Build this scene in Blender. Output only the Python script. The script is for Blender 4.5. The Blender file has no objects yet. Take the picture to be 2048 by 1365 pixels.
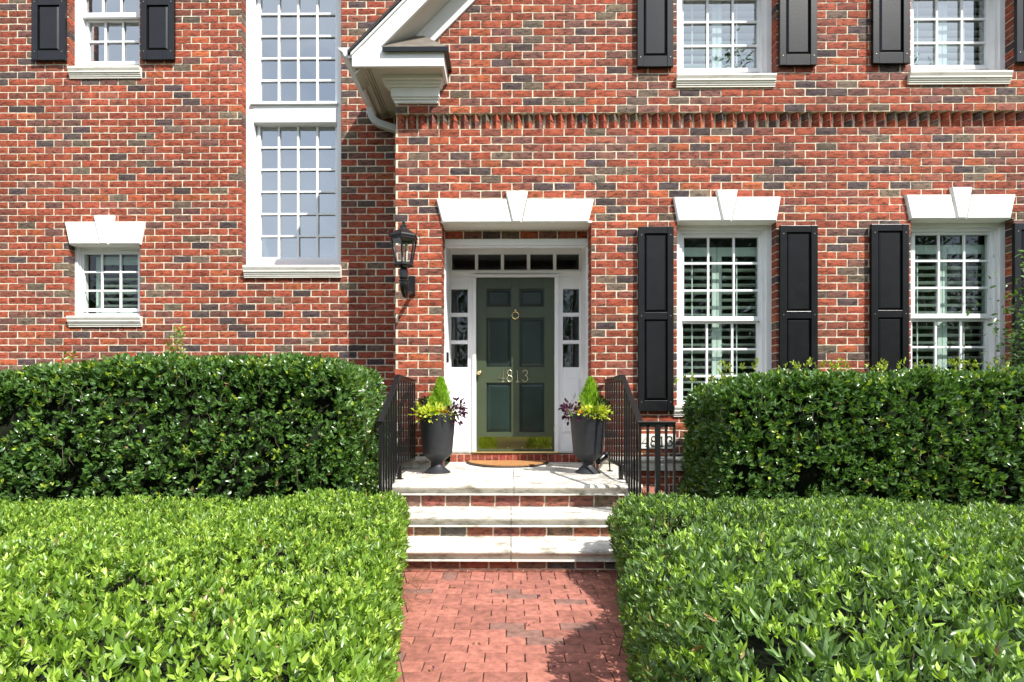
import bpy, math, random
import numpy as np
from mathutils import Vector, Matrix
random.seed(7); RNG = np.random.default_rng(7)
R = math.radians
scene = bpy.context.scene
COL = scene.collection

# ------------------------------------------------------------------ camera
F_PX, CX, HY = 1150.0, 1009.0, 818.0        # focal length and principal point in 2048 px space
ZC = 1.24
YAW = R(0.55)
cam_d = bpy.data.cameras.new('camera'); cam = bpy.data.objects.new('camera', cam_d); COL.objects.link(cam)
cam.location = (0, 0, ZC); cam.rotation_euler = (R(90), 0, YAW)
cam_d.sensor_width = 36; cam_d.lens = 36 * F_PX / 2048
cam_d.shift_x = (1024 - CX) / 2048; cam_d.shift_y = (HY - 682.5) / 2048
cam_d.clip_start = 0.05; cam_d.clip_end = 500
scene.camera = cam
scene.render.resolution_x = 1024; scene.render.resolution_y = 682

# ------------------------------------------------------------------ light
SUN = Vector((0.95, -1.0, 1.55)).normalized()
w = bpy.data.worlds.new("World"); scene.world = w; w.use_nodes = True
nt = w.node_tree; nt.nodes.clear()
out = nt.nodes.new('ShaderNodeOutputWorld'); bg = nt.nodes.new('ShaderNodeBackground')
sky = nt.nodes.new('ShaderNodeTexSky'); sky.sky_type = 'NISHITA'; sky.sun_disc = False
sky.sun_elevation = math.asin(SUN.z); sky.sun_rotation = math.atan2(SUN.x, SUN.y)
tc = nt.nodes.new('ShaderNodeTexCoord'); mp = nt.nodes.new('ShaderNodeMapping'); mp.inputs['Scale'].default_value = (1, 1, 2.2)
ns = nt.nodes.new('ShaderNodeTexNoise'); ns.inputs['Scale'].default_value = 3.2; ns.inputs['Detail'].default_value = 9
rp = nt.nodes.new('ShaderNodeValToRGB'); rp.color_ramp.elements[0].position = .36; rp.color_ramp.elements[1].position = .80
rp.color_ramp.elements[1].color = (.85, .85, .85, 1); rp.color_ramp.elements[0].color = (.38, .38, .38, 1)
mx = nt.nodes.new('ShaderNodeMix'); mx.data_type = 'RGBA'; mx.inputs[7].default_value = (7.5, 7.9, 8.6, 1)
nt.links.new(tc.outputs['Generated'], mp.inputs['Vector']); nt.links.new(mp.outputs[0], ns.inputs['Vector'])
nt.links.new(ns.outputs[0], rp.inputs[0]); nt.links.new(rp.outputs[0], mx.inputs[0])
nt.links.new(sky.outputs[0], mx.inputs[6]); nt.links.new(mx.outputs[2], bg.inputs[0])
bg.inputs[1].default_value = 0.125
nt.links.new(bg.outputs[0], out.inputs[0])
sl = bpy.data.lights.new('sun', 'SUN'); so = bpy.data.objects.new('sun', sl); COL.objects.link(so)
sl.energy = 4.6; sl.angle = R(0.55); sl.color = (1, .96, .9)
so.rotation_euler = (-SUN).to_track_quat('-Z', 'Y').to_euler(); so.location = (6, -6, 12)
scene.view_settings.view_transform = 'Standard'; scene.view_settings.look = 'None'
scene.view_settings.exposure = 0.86; scene.view_settings.gamma = 1
scene.render.engine = 'CYCLES'
scene.cycles.max_bounces = 8; scene.cycles.transparent_max_bounces = 12

# ------------------------------------------------------------------ pixel -> world on plane y = Y
FWD = Vector((-math.sin(YAW), math.cos(YAW), 0)); RT = Vector((math.cos(YAW), math.sin(YAW), 0))
def at(px, py, Y):
    d = FWD + RT * ((px - CX) / F_PX) + Vector((0, 0, 1)) * ((HY - py) / F_PX)
    t = Y / d.y
    return Vector((d.x * t, Y, ZC + d.z * t))
def X(px, Y): return at(px, 818, Y).x
def Z(px, py, Y): return at(px, py, Y).z
YW, YL, YD = 5.61, 6.30, 6.40      # wing wall, left wall, door plane
GZ = 0.14                          # ground level
LZ = 0.65                          # landing level

# ------------------------------------------------------------------ materials
MATS = {}
def nodes_of(m):
    m.use_nodes = True; n = m.node_tree; return n, n.nodes['Principled BSDF']
def mat(name, col, rough=.6, spec=.5, metal=0, noise=None, bump=None, attr=False, coat=0):
    """noise=(scale, amount, detail) varies value; bump=(scale, strength, distance)"""
    m = bpy.data.materials.new(name); n, p = nodes_of(m)
    p.inputs['Roughness'].default_value = rough; p.inputs['Specular IOR Level'].default_value = spec
    p.inputs['Metallic'].default_value = metal; p.inputs['Coat Weight'].default_value = coat
    p.inputs['Base Color'].default_value = (*col, 1)
    src = None
    t = n.nodes.new('ShaderNodeTexCoord')
    if attr:
        a = n.nodes.new('ShaderNodeAttribute'); a.attribute_name = 'Col'; src = a.outputs['Color']
    if noise:
        q = n.nodes.new('ShaderNodeTexNoise'); q.inputs['Scale'].default_value = noise[0]; q.inputs['Detail'].default_value = noise[2] if len(noise) > 2 else 5
        n.links.new(t.outputs['Object'], q.inputs['Vector'])
        mr = n.nodes.new('ShaderNodeMapRange'); mr.inputs['From Min'].default_value = .3; mr.inputs['From Max'].default_value = .7
        mr.inputs['To Min'].default_value = 1 - noise[1]; mr.inputs['To Max'].default_value = 1 + noise[1] * .6
        n.links.new(q.outputs[0], mr.inputs[0])
        h = n.nodes.new('ShaderNodeVectorMath'); h.operation = 'SCALE'
        if src: n.links.new(src, h.inputs[0])
        else: h.inputs[0].default_value = col
        n.links.new(mr.outputs[0], h.inputs['Scale']); src = h.outputs[0]
    if src: n.links.new(src, p.inputs['Base Color'])
    if bump:
        q = n.nodes.new('ShaderNodeTexNoise'); q.inputs['Scale'].default_value = bump[0]; q.inputs['Detail'].default_value = 6
        n.links.new(t.outputs['Object'], q.inputs['Vector'])
        b = n.nodes.new('ShaderNodeBump'); b.inputs['Strength'].default_value = bump[1]; b.inputs['Distance'].default_value = bump[2]
        n.links.new(q.outputs[0], b.inputs['Height']); n.links.new(b.outputs[0], p.inputs['Normal'])
    MATS[name] = m; return m

def brick_mat(name, dirt=0.0):
    m = bpy.data.materials.new(name); n, p = nodes_of(m)
    a = n.nodes.new('ShaderNodeAttribute'); a.attribute_name = 'Col'
    t = n.nodes.new('ShaderNodeTexCoord'); mp = n.nodes.new('ShaderNodeMapping'); mp.inputs['Scale'].default_value = (1, 1, 2.4)
    n.links.new(t.outputs['Object'], mp.inputs['Vector'])
    q = n.nodes.new('ShaderNodeTexNoise'); q.inputs['Scale'].default_value = 17; q.inputs['Detail'].default_value = 8; q.inputs['Roughness'].default_value = .75
    n.links.new(mp.outputs[0], q.inputs['Vector'])
    r = n.nodes.new('ShaderNodeValToRGB'); e = r.color_ramp.elements
    e[0].position = .40; e[0].color = (.32, .33, .37, 1); e[1].position = .66; e[1].color = (1.40, 1.25, 1.1, 1)
    k = r.color_ramp.elements.new(.5); k.color = (.95, .95, .95, 1)
    n.links.new(q.outputs[0], r.inputs[0])
    mm = n.nodes.new('ShaderNodeMix'); mm.data_type = 'RGBA'; mm.blend_type = 'MULTIPLY'; mm.inputs[0].default_value = .9
    n.links.new(a.outputs['Color'], mm.inputs[6]); n.links.new(r.outputs[0], mm.inputs[7])
    q3 = n.nodes.new('ShaderNodeTexNoise'); q3.inputs['Scale'].default_value = .9; q3.inputs['Detail'].default_value = 5
    n.links.new(t.outputs['Object'], q3.inputs['Vector'])
    m3 = n.nodes.new('ShaderNodeMapRange'); m3.inputs['From Min'].default_value = .3; m3.inputs['From Max'].default_value = .7; m3.inputs['To Min'].default_value = .80; m3.inputs['To Max'].default_value = 1.16
    n.links.new(q3.outputs[0], m3.inputs[0]); v3 = n.nodes.new('ShaderNodeVectorMath'); v3.operation = 'SCALE'
    n.links.new(mm.outputs[2], v3.inputs[0]); n.links.new(m3.outputs[0], v3.inputs['Scale']); n.links.new(v3.outputs[0], p.inputs['Base Color'])
    p.inputs['Roughness'].default_value = .85; p.inputs['Specular IOR Level'].default_value = .3
    q2 = n.nodes.new('ShaderNodeTexNoise'); q2.inputs['Scale'].default_value = 60; q2.inputs['Detail'].default_value = 6
    n.links.new(mp.outputs[0], q2.inputs['Vector'])
    b = n.nodes.new('ShaderNodeBump'); b.inputs['Strength'].default_value = .8; b.inputs['Distance'].default_value = .006
    n.links.new(q2.outputs[0], b.inputs['Height']); n.links.new(b.outputs[0], p.inputs['Normal'])
    MATS[name] = m; return m

def stone_mat(name, col, stain=(.22, .2, .15), p0=.30, p1=.47):
    m = bpy.data.materials.new(name); n, p = nodes_of(m)
    t = n.nodes.new('ShaderNodeTexCoord'); mp = n.nodes.new('ShaderNodeMapping'); mp.inputs['Scale'].default_value = (1, 1.2, 3)
    n.links.new(t.outputs['Object'], mp.inputs['Vector'])
    q = n.nodes.new('ShaderNodeTexNoise'); q.inputs['Scale'].default_value = 5; q.inputs['Detail'].default_value = 10; q.inputs['Roughness'].default_value = .72
    n.links.new(mp.outputs[0], q.inputs['Vector'])
    r = n.nodes.new('ShaderNodeValToRGB'); e = r.color_ramp.elements
    e[0].position = p0; e[0].color = (*stain, 1); e[1].position = p1; e[1].color = (*col, 1)
    n.links.new(q.outputs[0], r.inputs[0]); n.links.new(r.outputs[0], p.inputs['Base Color'])
    p.inputs['Roughness'].default_value = .85
    q2 = n.nodes.new('ShaderNodeTexNoise'); q2.inputs['Scale'].default_value = 90; q2.inputs['Detail'].default_value = 5
    n.links.new(t.outputs['Object'], q2.inputs['Vector'])
    b = n.nodes.new('ShaderNodeBump'); b.inputs['Strength'].default_value = .5; b.inputs['Distance'].default_value = .003
    n.links.new(q2.outputs[0], b.inputs['Height']); n.links.new(b.outputs[0], p.inputs['Normal'])
    MATS[name] = m; return m

def glass_mat(name, refl, tint=(.75, .85, .8)):
    m = bpy.data.materials.new(name); m.use_nodes = True; n = m.node_tree; n.nodes.clear()
    o = n.nodes.new('ShaderNodeOutputMaterial'); g = n.nodes.new('ShaderNodeBsdfGlossy'); g.inputs['Roughness'].default_value = .0
    g.inputs['Color'].default_value = (.90, .94, .95, 1)
    tr = n.nodes.new('ShaderNodeBsdfTransparent'); tr.inputs['Color'].default_value = (*tint, 1)
    lf = n.nodes.new('ShaderNodeLayerWeight'); lf.inputs['Blend'].default_value = .5
    lw = n.nodes.new('ShaderNodeMath'); lw.operation = 'POWER'; lw.inputs[1].default_value = 4.5; n.links.new(lf.outputs['Facing'], lw.inputs[0])
    ad = n.nodes.new('ShaderNodeMath'); ad.operation = 'ADD'; ad.inputs[1].default_value = refl; ad.use_clamp = True
    mx = n.nodes.new('ShaderNodeMixShader')
    t = n.nodes.new('ShaderNodeTexCoord'); q = n.nodes.new('ShaderNodeTexNoise'); q.inputs['Scale'].default_value = 2.2
    n.links.new(t.outputs['Object'], q.inputs['Vector'])
    b = n.nodes.new('ShaderNodeBump'); b.inputs['Strength'].default_value = .12; b.inputs['Distance'].default_value = .02
    n.links.new(q.outputs[0], b.inputs['Height']); n.links.new(b.outputs[0], g.inputs['Normal'])
    n.links.new(lw.outputs[0], ad.inputs[0]); n.links.new(ad.outputs[0], mx.inputs[0])
    n.links.new(tr.outputs[0], mx.inputs[1]); n.links.new(g.outputs[0], mx.inputs[2]); n.links.new(mx.outputs[0], o.inputs[0])
    MATS[name] = m; return m

def leaf_mat(name, rough, spec=.5, trans=.3, noise=.25):
    m = bpy.data.materials.new(name); n, p = nodes_of(m)
    a = n.nodes.new('ShaderNodeAttribute'); a.attribute_name = 'Col'
    n.links.new(a.outputs['Color'], p.inputs['Base Color'])
    p.inputs['Roughness'].default_value = rough; p.inputs['Specular IOR Level'].default_value = spec
    tl = n.nodes.new('ShaderNodeBsdfTranslucent'); vm = n.nodes.new('ShaderNodeVectorMath'); vm.operation = 'MULTIPLY'
    vm.inputs[1].default_value = (1.5, 1.6, .5); n.links.new(a.outputs['Color'], vm.inputs[0]); n.links.new(vm.outputs[0], tl.inputs['Color'])
    mx = n.nodes.new('ShaderNodeMixShader'); mx.inputs[0].default_value = trans
    o = n.nodes['Material Output']
    n.links.new(p.outputs[0], mx.inputs[1]); n.links.new(tl.outputs[0], mx.inputs[2]); n.links.new(mx.outputs[0], o.inputs[0])
    MATS[name] = m; return m

M_BRICK = brick_mat('red_brick'); 
M_PAVER = mat('paver_brick', (.4, .16, .12), .85, .3, noise=(26, .34, 9), bump=(70, .9, .005), attr=True)
M_MORTAR = mat('cream_mortar', (.68, .60, .46), .95, .2, noise=(28, .30, 8), bump=(110, .8, .004))
M_WHITE = mat('white_paint', (.78, .79, .80), .45, .4, noise=(3, .06, 6), bump=(30, .08, .002))
M_TRIM = mat('white_trim', (.76, .76, .75), .5, .4, noise=(4, .08, 6), bump=(18, .06, .003))
M_STONE = stone_mat('cast_stone', (.74, .71, .63), (.50, .46, .37))
M_LINT = stone_mat('lintel_stone', (.80, .79, .75), (.66, .64, .58))
M_STEP = stone_mat('step_stone', (.62, .59, .52), (.21, .185, .14), .34, .53)
M_BLACK = mat('black_shutter_paint', (.007, .0075, .0085), .30, .38, noise=(10, .3), bump=(60, .25, .002))
M_IRON = mat('black_iron', (.006, .006, .007), .33, .45, bump=(80, .15, .001))
M_GREEN = mat('olive_door_paint', (.047, .066, .033), .42, .5, noise=(5, .12), bump=(35, .08, .002))
M_PANEL = mat('dark_door_panel', (.014, .028, .023), .25, .35, noise=(3, .35, 3), bump=(9, .05, .003))
M_BRASS = mat('brass', (.72, .55, .26), .22, .5, metal=1, noise=(14, .12))
M_KICK = mat('polished_brass', (.55, .42, .16), .05, .5, metal=1, bump=(7, .04, .002))
M_NUM = mat('aged_brass', (.50, .46, .32), .35, .5, metal=.8, noise=(30, .2))
M_GLASS = glass_mat('window_glass', .055, (.84, .93, .89))
M_GLASSU = glass_mat('upper_window_glass', .30, (.8, .9, .88))
M_GLASS2 = glass_mat('sky_glass', .38, (.55, .6, .6))
M_GLASS3 = glass_mat('lantern_glass', .07, (.9, .93, .93))
M_LOUV = mat('louvre_paint', (.50, .55, .51), .5)
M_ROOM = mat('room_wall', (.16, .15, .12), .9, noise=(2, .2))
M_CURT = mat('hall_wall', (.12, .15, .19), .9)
M_SHING = mat('dark_shingle', (.035, .034, .034), .9, noise=(40, .5), bump=(60, .8, .01))
M_COPPER = mat('weathered_metal_roof', (.10, .085, .07), .5, .5, noise=(12, .3))
M_RROOF = mat('tan_roof_metal', (.15, .13, .105), .6, .4, noise=(12, .25))
M_GUT = mat('aluminium_gutter', (.56, .57, .57), .5, .4, noise=(6, .08))
M_SOFF = mat('soffit_paint', (.55, .53, .47), .6, noise=(3, .06))
M_PLANT = mat('charcoal_planter', (.017, .019, .024), .55, .5, noise=(20, .25), bump=(90, .35, .002))
M_COIR = mat('coir', (.40, .20, .08), .95, .1, noise=(60, .45, 8), bump=(160, 1, .006))
M_RUBBER = mat('rubber', (.02, .02, .02), .7)
M_SOIL = mat('soil', (.075, .050, .035), .95, .1, noise=(14, .5, 9), bump=(50, 1, .02))
M_STRAW = mat('pine_needle', (.26, .13, .065), .8, .2, attr=True)
M_WOOD = mat('twig', (.10, .085, .06), .9, .2, noise=(30, .4))
M_CORE = mat('hedge_inner_shade', (.012, .016, .008), .95, .1, noise=(20, .6))  # near-black on purpose: colours in the deep shade behind the leaves
M_LEAFG = leaf_mat('glossy_leaf', .30, .75, .25)
M_LEAFB = leaf_mat('bright_leaf', .36, .6, .30)
M_LEAFS = leaf_mat('soft_leaf', .6, .3, .35)
M_GRASS = mat('lawn_ground', (.06, .09, .03), .95, .1, noise=(4, .4, 9))

# ------------------------------------------------------------------ mesh helpers
def tag(o, label=None, cat=None, group=None, kind=None):
    if label: o['label'] = label
    if cat: o['category'] = cat
    if group: o['group'] = group
    if kind: o['kind'] = kind
    return o
def empty(name, loc=(0, 0, 0)):
    o = bpy.data.objects.new(name, None); COL.objects.link(o); o.location = loc; o.empty_display_size = .2
    return o
class MB:
    def __init__(s): s.v = []; s.f = []; s.m = []; s.c = []
    def add(s, vs, fs, mi=0, col=(1, 1, 1)):
        b = len(s.v); s.v += [tuple(q) for q in vs]; s.c += [col] * len(vs)
        for f in fs: s.f.append(tuple(b + i for i in f)); s.m.append(mi)
        return s
    def box(s, x0, x1, y0, y1, z0, z1, mi=0, col=(1, 1, 1)):
        if x0 > x1: x0, x1 = x1, x0
        if y0 > y1: y0, y1 = y1, y0
        if z0 > z1: z0, z1 = z1, z0
        return s.add([(x0, y0, z0), (x1, y0, z0), (x1, y1, z0), (x0, y1, z0), (x0, y0, z1), (x1, y0, z1), (x1, y1, z1), (x0, y1, z1)],
              [(0, 3, 2, 1), (4, 5, 6, 7), (0, 1, 5, 4), (1, 2, 6, 5), (2, 3, 7, 6), (3, 0, 4, 7)], mi, col)
    def prism(s, poly, a0, a1, axis='y', mi=0, col=(1, 1, 1)):
        """poly in the plane perpendicular to axis; 'y': (x,z); 'x': (y,z)"""
        n = len(poly)
        if axis == 'y': vs = [(p[0], a0, p[1]) for p in poly] + [(p[0], a1, p[1]) for p in poly]
        elif axis == 'x': vs = [(a0, p[0], p[1]) for p in poly] + [(a1, p[0], p[1]) for p in poly]
        else: vs = [(p[0], p[1], a0) for p in poly] + [(p[0], p[1], a1) for p in poly]
        fs = [tuple(range(n)), tuple(range(2 * n - 1, n - 1, -1))] + [(i, (i + 1) % n + 0, (i + 1) % n + n, i + n) for i in range(n)]
        return s.add(vs, fs, mi, col)
    def loft(s, A, B, mi=0):
        n = len(A)
        return s.add(list(A) + list(B), [(i, (i + 1) % n, (i + 1) % n + n, i + n) for i in range(n)] + [tuple(range(n)), tuple(range(2 * n - 1, n - 1, -1))], mi)
    def lathe(s, prof, c, seg=32, mi=0, rot=0, wob=0):
        """prof = [(r,z)...] bottom to top"""
        vs = []; fs = []
        for r, z in prof:
            for k in range(seg):
                a = 2 * math.pi * k / seg + rot
                vs.append((c[0] + r * math.cos(a), c[1] + r * math.sin(a), c[2] + z))
        for i in range(len(prof) - 1):
            for k in range(seg):
                k2 = (k + 1) % seg
                fs.append((i * seg + k, i * seg + k2, (i + 1) * seg + k2, (i + 1) * seg + k))
        fs.append(tuple(range(seg - 1, -1, -1))); fs.append(tuple(range((len(prof) - 1) * seg, len(prof) * seg)))
        return s.add(vs, fs, mi)
    def tube(s, pts, r, seg=8, mi=0, sx=1.0, sy=1.0, close=False, col=(1, 1, 1)):
        pts = [Vector(p) for p in pts]; n = len(pts)
        rs = r if isinstance(r, (list, tuple)) else [r] * n
        vs = []; fs = []; up = None
        for i, p in enumerate(pts):
            if close: d = (pts[(i + 1) % n] - pts[i - 1])
            else: d = pts[min(i + 1, n - 1)] - pts[max(i - 1, 0)]
            d.normalize()
            if up is None:
                up = Vector((0, 1, 0)) if abs(d.y) < .9 else Vector((0, 0, 1))
            u = (up - d * up.dot(d)).normalized(); v = d.cross(u); up = u
            for k in range(seg):
                a = 2 * math.pi * (k + .5) / seg
                vs.append(p + (u * math.cos(a) * sx + v * math.sin(a) * sy) * rs[i])
        m = n if close else n - 1
        for i in range(m):
            j = (i + 1) % n
            for k in range(seg):
                k2 = (k + 1) % seg; fs.append((i * seg + k, i * seg + k2, j * seg + k2, j * seg + k))
        if not close: fs.append(tuple(range(seg - 1, -1, -1))); fs.append(tuple(range((n - 1) * seg, n * seg)))
        return s.add(vs, fs, mi, col)
    def build(s, name, mats, parent=None, smooth=False, bevel=0, loc=None):
        me = bpy.data.meshes.new(name); me.from_pydata(s.v, [], s.f)
        for m in (mats if isinstance(mats, (list, tuple)) else [mats]): me.materials.append(m)
        me.polygons.foreach_set('material_index', s.m)
        ca = me.attributes.new('Col', 'FLOAT_COLOR', 'POINT')
        arr = np.ones((len(s.v), 4), np.float32); arr[:, :3] = np.array(s.c, np.float32); ca.data.foreach_set('color', arr.ravel())
        if smooth:
            me.polygons.foreach_set('use_smooth', [True] * len(s.f))
        me.update()
        import bmesh
        bm = bmesh.new(); bm.from_mesh(me); bmesh.ops.recalc_face_normals(bm, faces=bm.faces); bm.to_mesh(me); bm.free()
        if smooth: me.set_sharp_from_angle(angle=R(40))
        o = bpy.data.objects.new(name, me); COL.objects.link(o)
        if parent is not None:
            o.parent = parent
            q = parent; off = Vector((0, 0, 0))
            while q is not None: off += Vector(q.location); q = q.parent
            o.location = -off if loc is None else loc
        if bevel:
            b = o.modifiers.new('bevel', 'BEVEL'); b.width = bevel; b.segments = 2; b.limit_method = 'ANGLE'; b.angle_limit = R(40)
        return o

# ------------------------------------------------------------------ bricks
def brick_colour():
    r = random.random(); g = random.uniform(.68, 1.06); j = lambda a: a * g * random.uniform(.95, 1.05)
    if r < .54: c = (j(.335), j(.078), j(.040))
    elif r < .61: c = (j(.40), j(.106), j(.044))
    elif r < .77: c = (j(.265), j(.084), j(.054))
    elif r < .84: c = (j(.185), j(.082), j(.064))
    elif r < .92: c = (j(.092), j(.062), j(.060))
    else: c = (j(.165), j(.118), j(.084))
    return c
def one_brick(mb, u0, u1, z0, z1, T, depth, rough=1.0, col=None):
    """T(u, d, z) -> world; d=0 is the wall face, d>0 goes into the wall"""
    col = col or brick_colour()
    nu = max(2, int((u1 - u0) / .035)); nz = 2
    e = .0016 * rough; vs = []; dd = random.uniform(-.0015, .002) * rough
    for j in range(nz + 1):
        for i in range(nu + 1):
            u = u0 + (u1 - u0) * i / nu; z = z0 + (z1 - z0) * j / nz
            edge = i in (0, nu) or j in (0, nz)
            vs.append(T(u + random.uniform(-e, e), dd + (.0024 if edge else 0) + random.uniform(-.0012, .0012) * rough, z + random.uniform(-e, e)))
    fs = []
    for j in range(nz):
        for i in range(nu):
            a = j * (nu + 1) + i; fs.append((a, a + 1, a + nu + 2, a + nu + 1))
    ring = [i for i in range(nu + 1)] + [j * (nu + 1) + nu for j in range(1, nz + 1)] + [nz * (nu + 1) + i for i in range(nu - 1, -1, -1)] + [j * (nu + 1) for j in range(nz - 1, 0, -1)]
    b0 = len(vs)
    def rg(i):
        u = u0 + (u1 - u0) * (i % (nu + 1)) / nu; z = z0 + (z1 - z0) * (i // (nu + 1)) / nz; return u, z
    for i in ring:
        u, z = rg(i); vs.append(T(u, depth, z))
    n = len(ring)
    for k in range(n): fs.append((ring[k], b0 + k, b0 + (k + 1) % n, ring[(k + 1) % n]))
    mb.add(vs, fs, 0, col)
PITCH, COURSE, JT = .2035, .0755, .0061
def brick_wall(mb, u0, u1, z0, z1, T, openings=(), phase=0.0, zref=0.0, left_of=None, depth=.1, jamb_depth=None, ends=(False, False), skip=(), rough=1.0, pitch=PITCH):
    jamb_depth = jamb_depth or {}
    k0 = math.floor((z0 - zref) / COURSE); k1 = math.ceil((z1 - zref) / COURSE)
    for k in range(k0, k1):
        a, b = max(z0, zref + k * COURSE), min(z1, zref + (k + 1) * COURSE)
        part = [o for o in openings if (a + .004 < o[2] < b - .004) or (a + .004 < o[3] < b - .004)]
        jobs = [(a, b, None)]
        for o in part:
            if a + .004 < o[2] < b - .004: jobs.append((a, o[2], o))
            if a + .004 < o[3] < b - .004: jobs.append((o[3], b, o))
        for a2, b2, only in jobs:
            if b2 - a2 < .012: continue
            mid = (a2 + b2) / 2
            if any(s0 < mid < s1 for s0, s1 in skip): continue
            us = u0 if left_of is None else max(u0, left_of(mid))
            iv = [(us, u1)] if only is None else [(only[0], only[1])]
            for o in (openings if only is None else ()):
                if o[2] < b - .004 and o[3] > a + .004:
                    nv = []
                    for p, q in iv:
                        if o[1] <= p or o[0] >= q: nv.append((p, q)); continue
                        if o[0] > p: nv.append((p, o[0]))
                        if o[1] < q: nv.append((o[1], q))
                    iv = nv
            edges = {round(o[0], 4) for o in openings} | {round(o[1], 4) for o in openings}
            if ends[0]: edges.add(round(u0, 4))
            if ends[1]: edges.add(round(u1, 4))
            for p, q in iv:
                pe, qe = (round(p, 4) in edges, round(q, 4) in edges) if only is None else (False, False)
                mp, mq = p + (.006 if pe else 0), q - (.006 if qe else 0)
                d0 = .0058
                mb.add([T(mp, d0, a2), T(mq, d0, a2), T(mq, d0, b2), T(mp, d0, b2)], [(0, 1, 2, 3)], 1)
                for uu, flag in ((mp, pe), (mq, qe)):
                    if flag:
                        dj = jamb_depth.get(round(p if uu == mp else q, 4), depth)
                        mb.add([T(uu, d0, a2), T(uu, dj, a2), T(uu, dj, b2), T(uu, d0, b2)], [(0, 1, 2, 3)], 1)
                off = phase + (pitch / 2 if k % 2 else 0)
                j0 = math.floor((p - off) / pitch); j1 = math.ceil((q - off) / pitch)
                prev = p
                for j in range(j0, j1):
                    x0, x1 = off + j * pitch, off + (j + 1) * pitch
                    c0, c1 = max(x0, prev), min(x1, q)
                    if q - c1 < .03 and c1 < q: c1 = q
                    if c1 - c0 < .025: continue
                    prev = c1
                    g0 = 0 if (c0 == p and pe) else random.uniform(.7, 1.3) * JT
                    g1 = 0 if (c1 == q and qe) else random.uniform(.7, 1.3) * JT
                    dj = depth
                    if c0 == p and pe: dj = jamb_depth.get(round(p, 4), depth)
                    if c1 == q and qe: dj = jamb_depth.get(round(q, 4), depth)
                    one_brick(mb, c0 + g0, c1 - g1, a2 + JT * random.uniform(.75, 1.15), b2 - JT * random.uniform(.75, 1.15), T, min(dj, .1), rough)
                    if dj > .15 and ((c0 == p and pe) or (c1 == q and qe)):
                        ue = c0 if (c0 == p and pe) else c1
                        s_ = .1 if ue == c0 else -.1
                        cc = brick_colour()
                        hh = .05 if k % 2 else .112
                        # the jamb's own bricks: a header/stretcher split seen on the reveal
                        TT = (lambda u, d, z, ue=ue, s_=s_: (ue + (d if s_ > 0 else -d), YW + u, z))
                        one_brick(mb, .105, dj - .003, a2 + JT, b2 - JT, TT, .09, rough, cc)

house = empty('brick_house', (0, YW, GZ))
tag(house, 'two storey red brick house with white trim, black shutters and a green front door', 'house')

# openings (x0,x1,z0,z1) on the wall planes
def rect(px0, px1, py0, py1, Y):
    m = (px0 + px1) / 2
    return [X(px0, Y), X(px1, Y), Z(m, py1, Y), Z(m, py0, Y)]
DX0, DX1 = -.665, .79
O_door = [DX0, DX1, LZ - .1, Z(1033, 446, YW)]
O_w1 = rect(1354, 1552.5, 442, 815, YW)
O_w2 = rect(1822, 2028, 438, 815, YW)
O_w3 = rect(1356, 1548, -60, 146, YW); O_w3[1] = O_w1[1]; O_w3[0] = O_w1[0]
O_w4 = rect(1823, 2020, -65, 140, YW); O_w4[0] = O_w2[0]; O_w4[1] = O_w2[1]
O_l1 = rect(137.5, 279, 486, 633, YL)
O_l2 = rect(137.5, 279, -60, 131, YL)
O_st = rect(484, 682, -60, 530, YL)
zd_b, zd_t = Z(1000, 257.4, YW), Z(1000, 225.8, YW)
COURSE_REF = zd_b
WX0, WX1, WTOP = X(790, YW), 6.6, 5.75
Tf = lambda u, d, z: (u, YW + d, z)
mb = MB()
for e in (O_door, O_w1, O_w2, O_w3, O_w4): e[0] = round(e[0], 4); e[1] = round(e[1], 4)
for e in (O_l1, O_l2, O_st): e[0] = round(e[0], 4); e[1] = round(e[1], 4)
WX0 = round(WX0, 4)
RAKE = 4.42
brick_wall(mb, WX0, WX1, GZ - .05, WTOP, Tf, [O_door, O_w1, O_w2, O_w3, O_w4], phase=.02, zref=COURSE_REF,
           left_of=lambda z: z - ZC - RAKE, jamb_depth={O_door[0]: .235, O_door[1]: .235}, ends=(True, False), skip=[(zd_b, zd_b + 2 * COURSE)])
# dog-tooth course
zt = zd_b + 2 * COURSE
mb.add([(WX0, YW + .062, zd_b), (WX1, YW + .062, zd_b), (WX1, YW + .062, zt), (WX0, YW + .062, zt)], [(0, 1, 2, 3)], 1)
for zz, s in ((zd_b, 1), (zt, -1)):
    mb.add([(WX0, YW + .004, zz), (WX1, YW + .004, zz), (WX1, YW + .062, zz), (WX0, YW + .062, zz)], [(0, 1, 2, 3)], 1)
tp = .1045; xx = WX0 + .01
while xx < WX1 - .1:
    for q in range(2):
        za, zb = zd_b + q * COURSE + .004, zd_b + (q + 1) * COURSE - .004
        hw = .042; j = random.uniform(-.002, .002)
        mb.prism([(xx + j, YW + .061), (xx + j + .004, YW + .045), (xx + hw + j, YW + .003), (xx + 2 * hw + j - .004, YW + .045), (xx + 2 * hw + j, YW + .061)], za, zb, 'z', 0, brick_colour())
    mb.prism([(xx + .004, YW + .060), (xx + .042, YW + .009), (xx + .080, YW + .060)], zd_b + COURSE - .004, zd_b + COURSE + .004, 'z', 1)
    xx += tp
# return wall of the wing towards the left wall
Tr = lambda u, d, z: (WX0 + d, YW + u, z)
brick_wall(mb, .105, YL - YW + .0, GZ, 4.36, Tr, [], phase=.1, zref=COURSE_REF)
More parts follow.
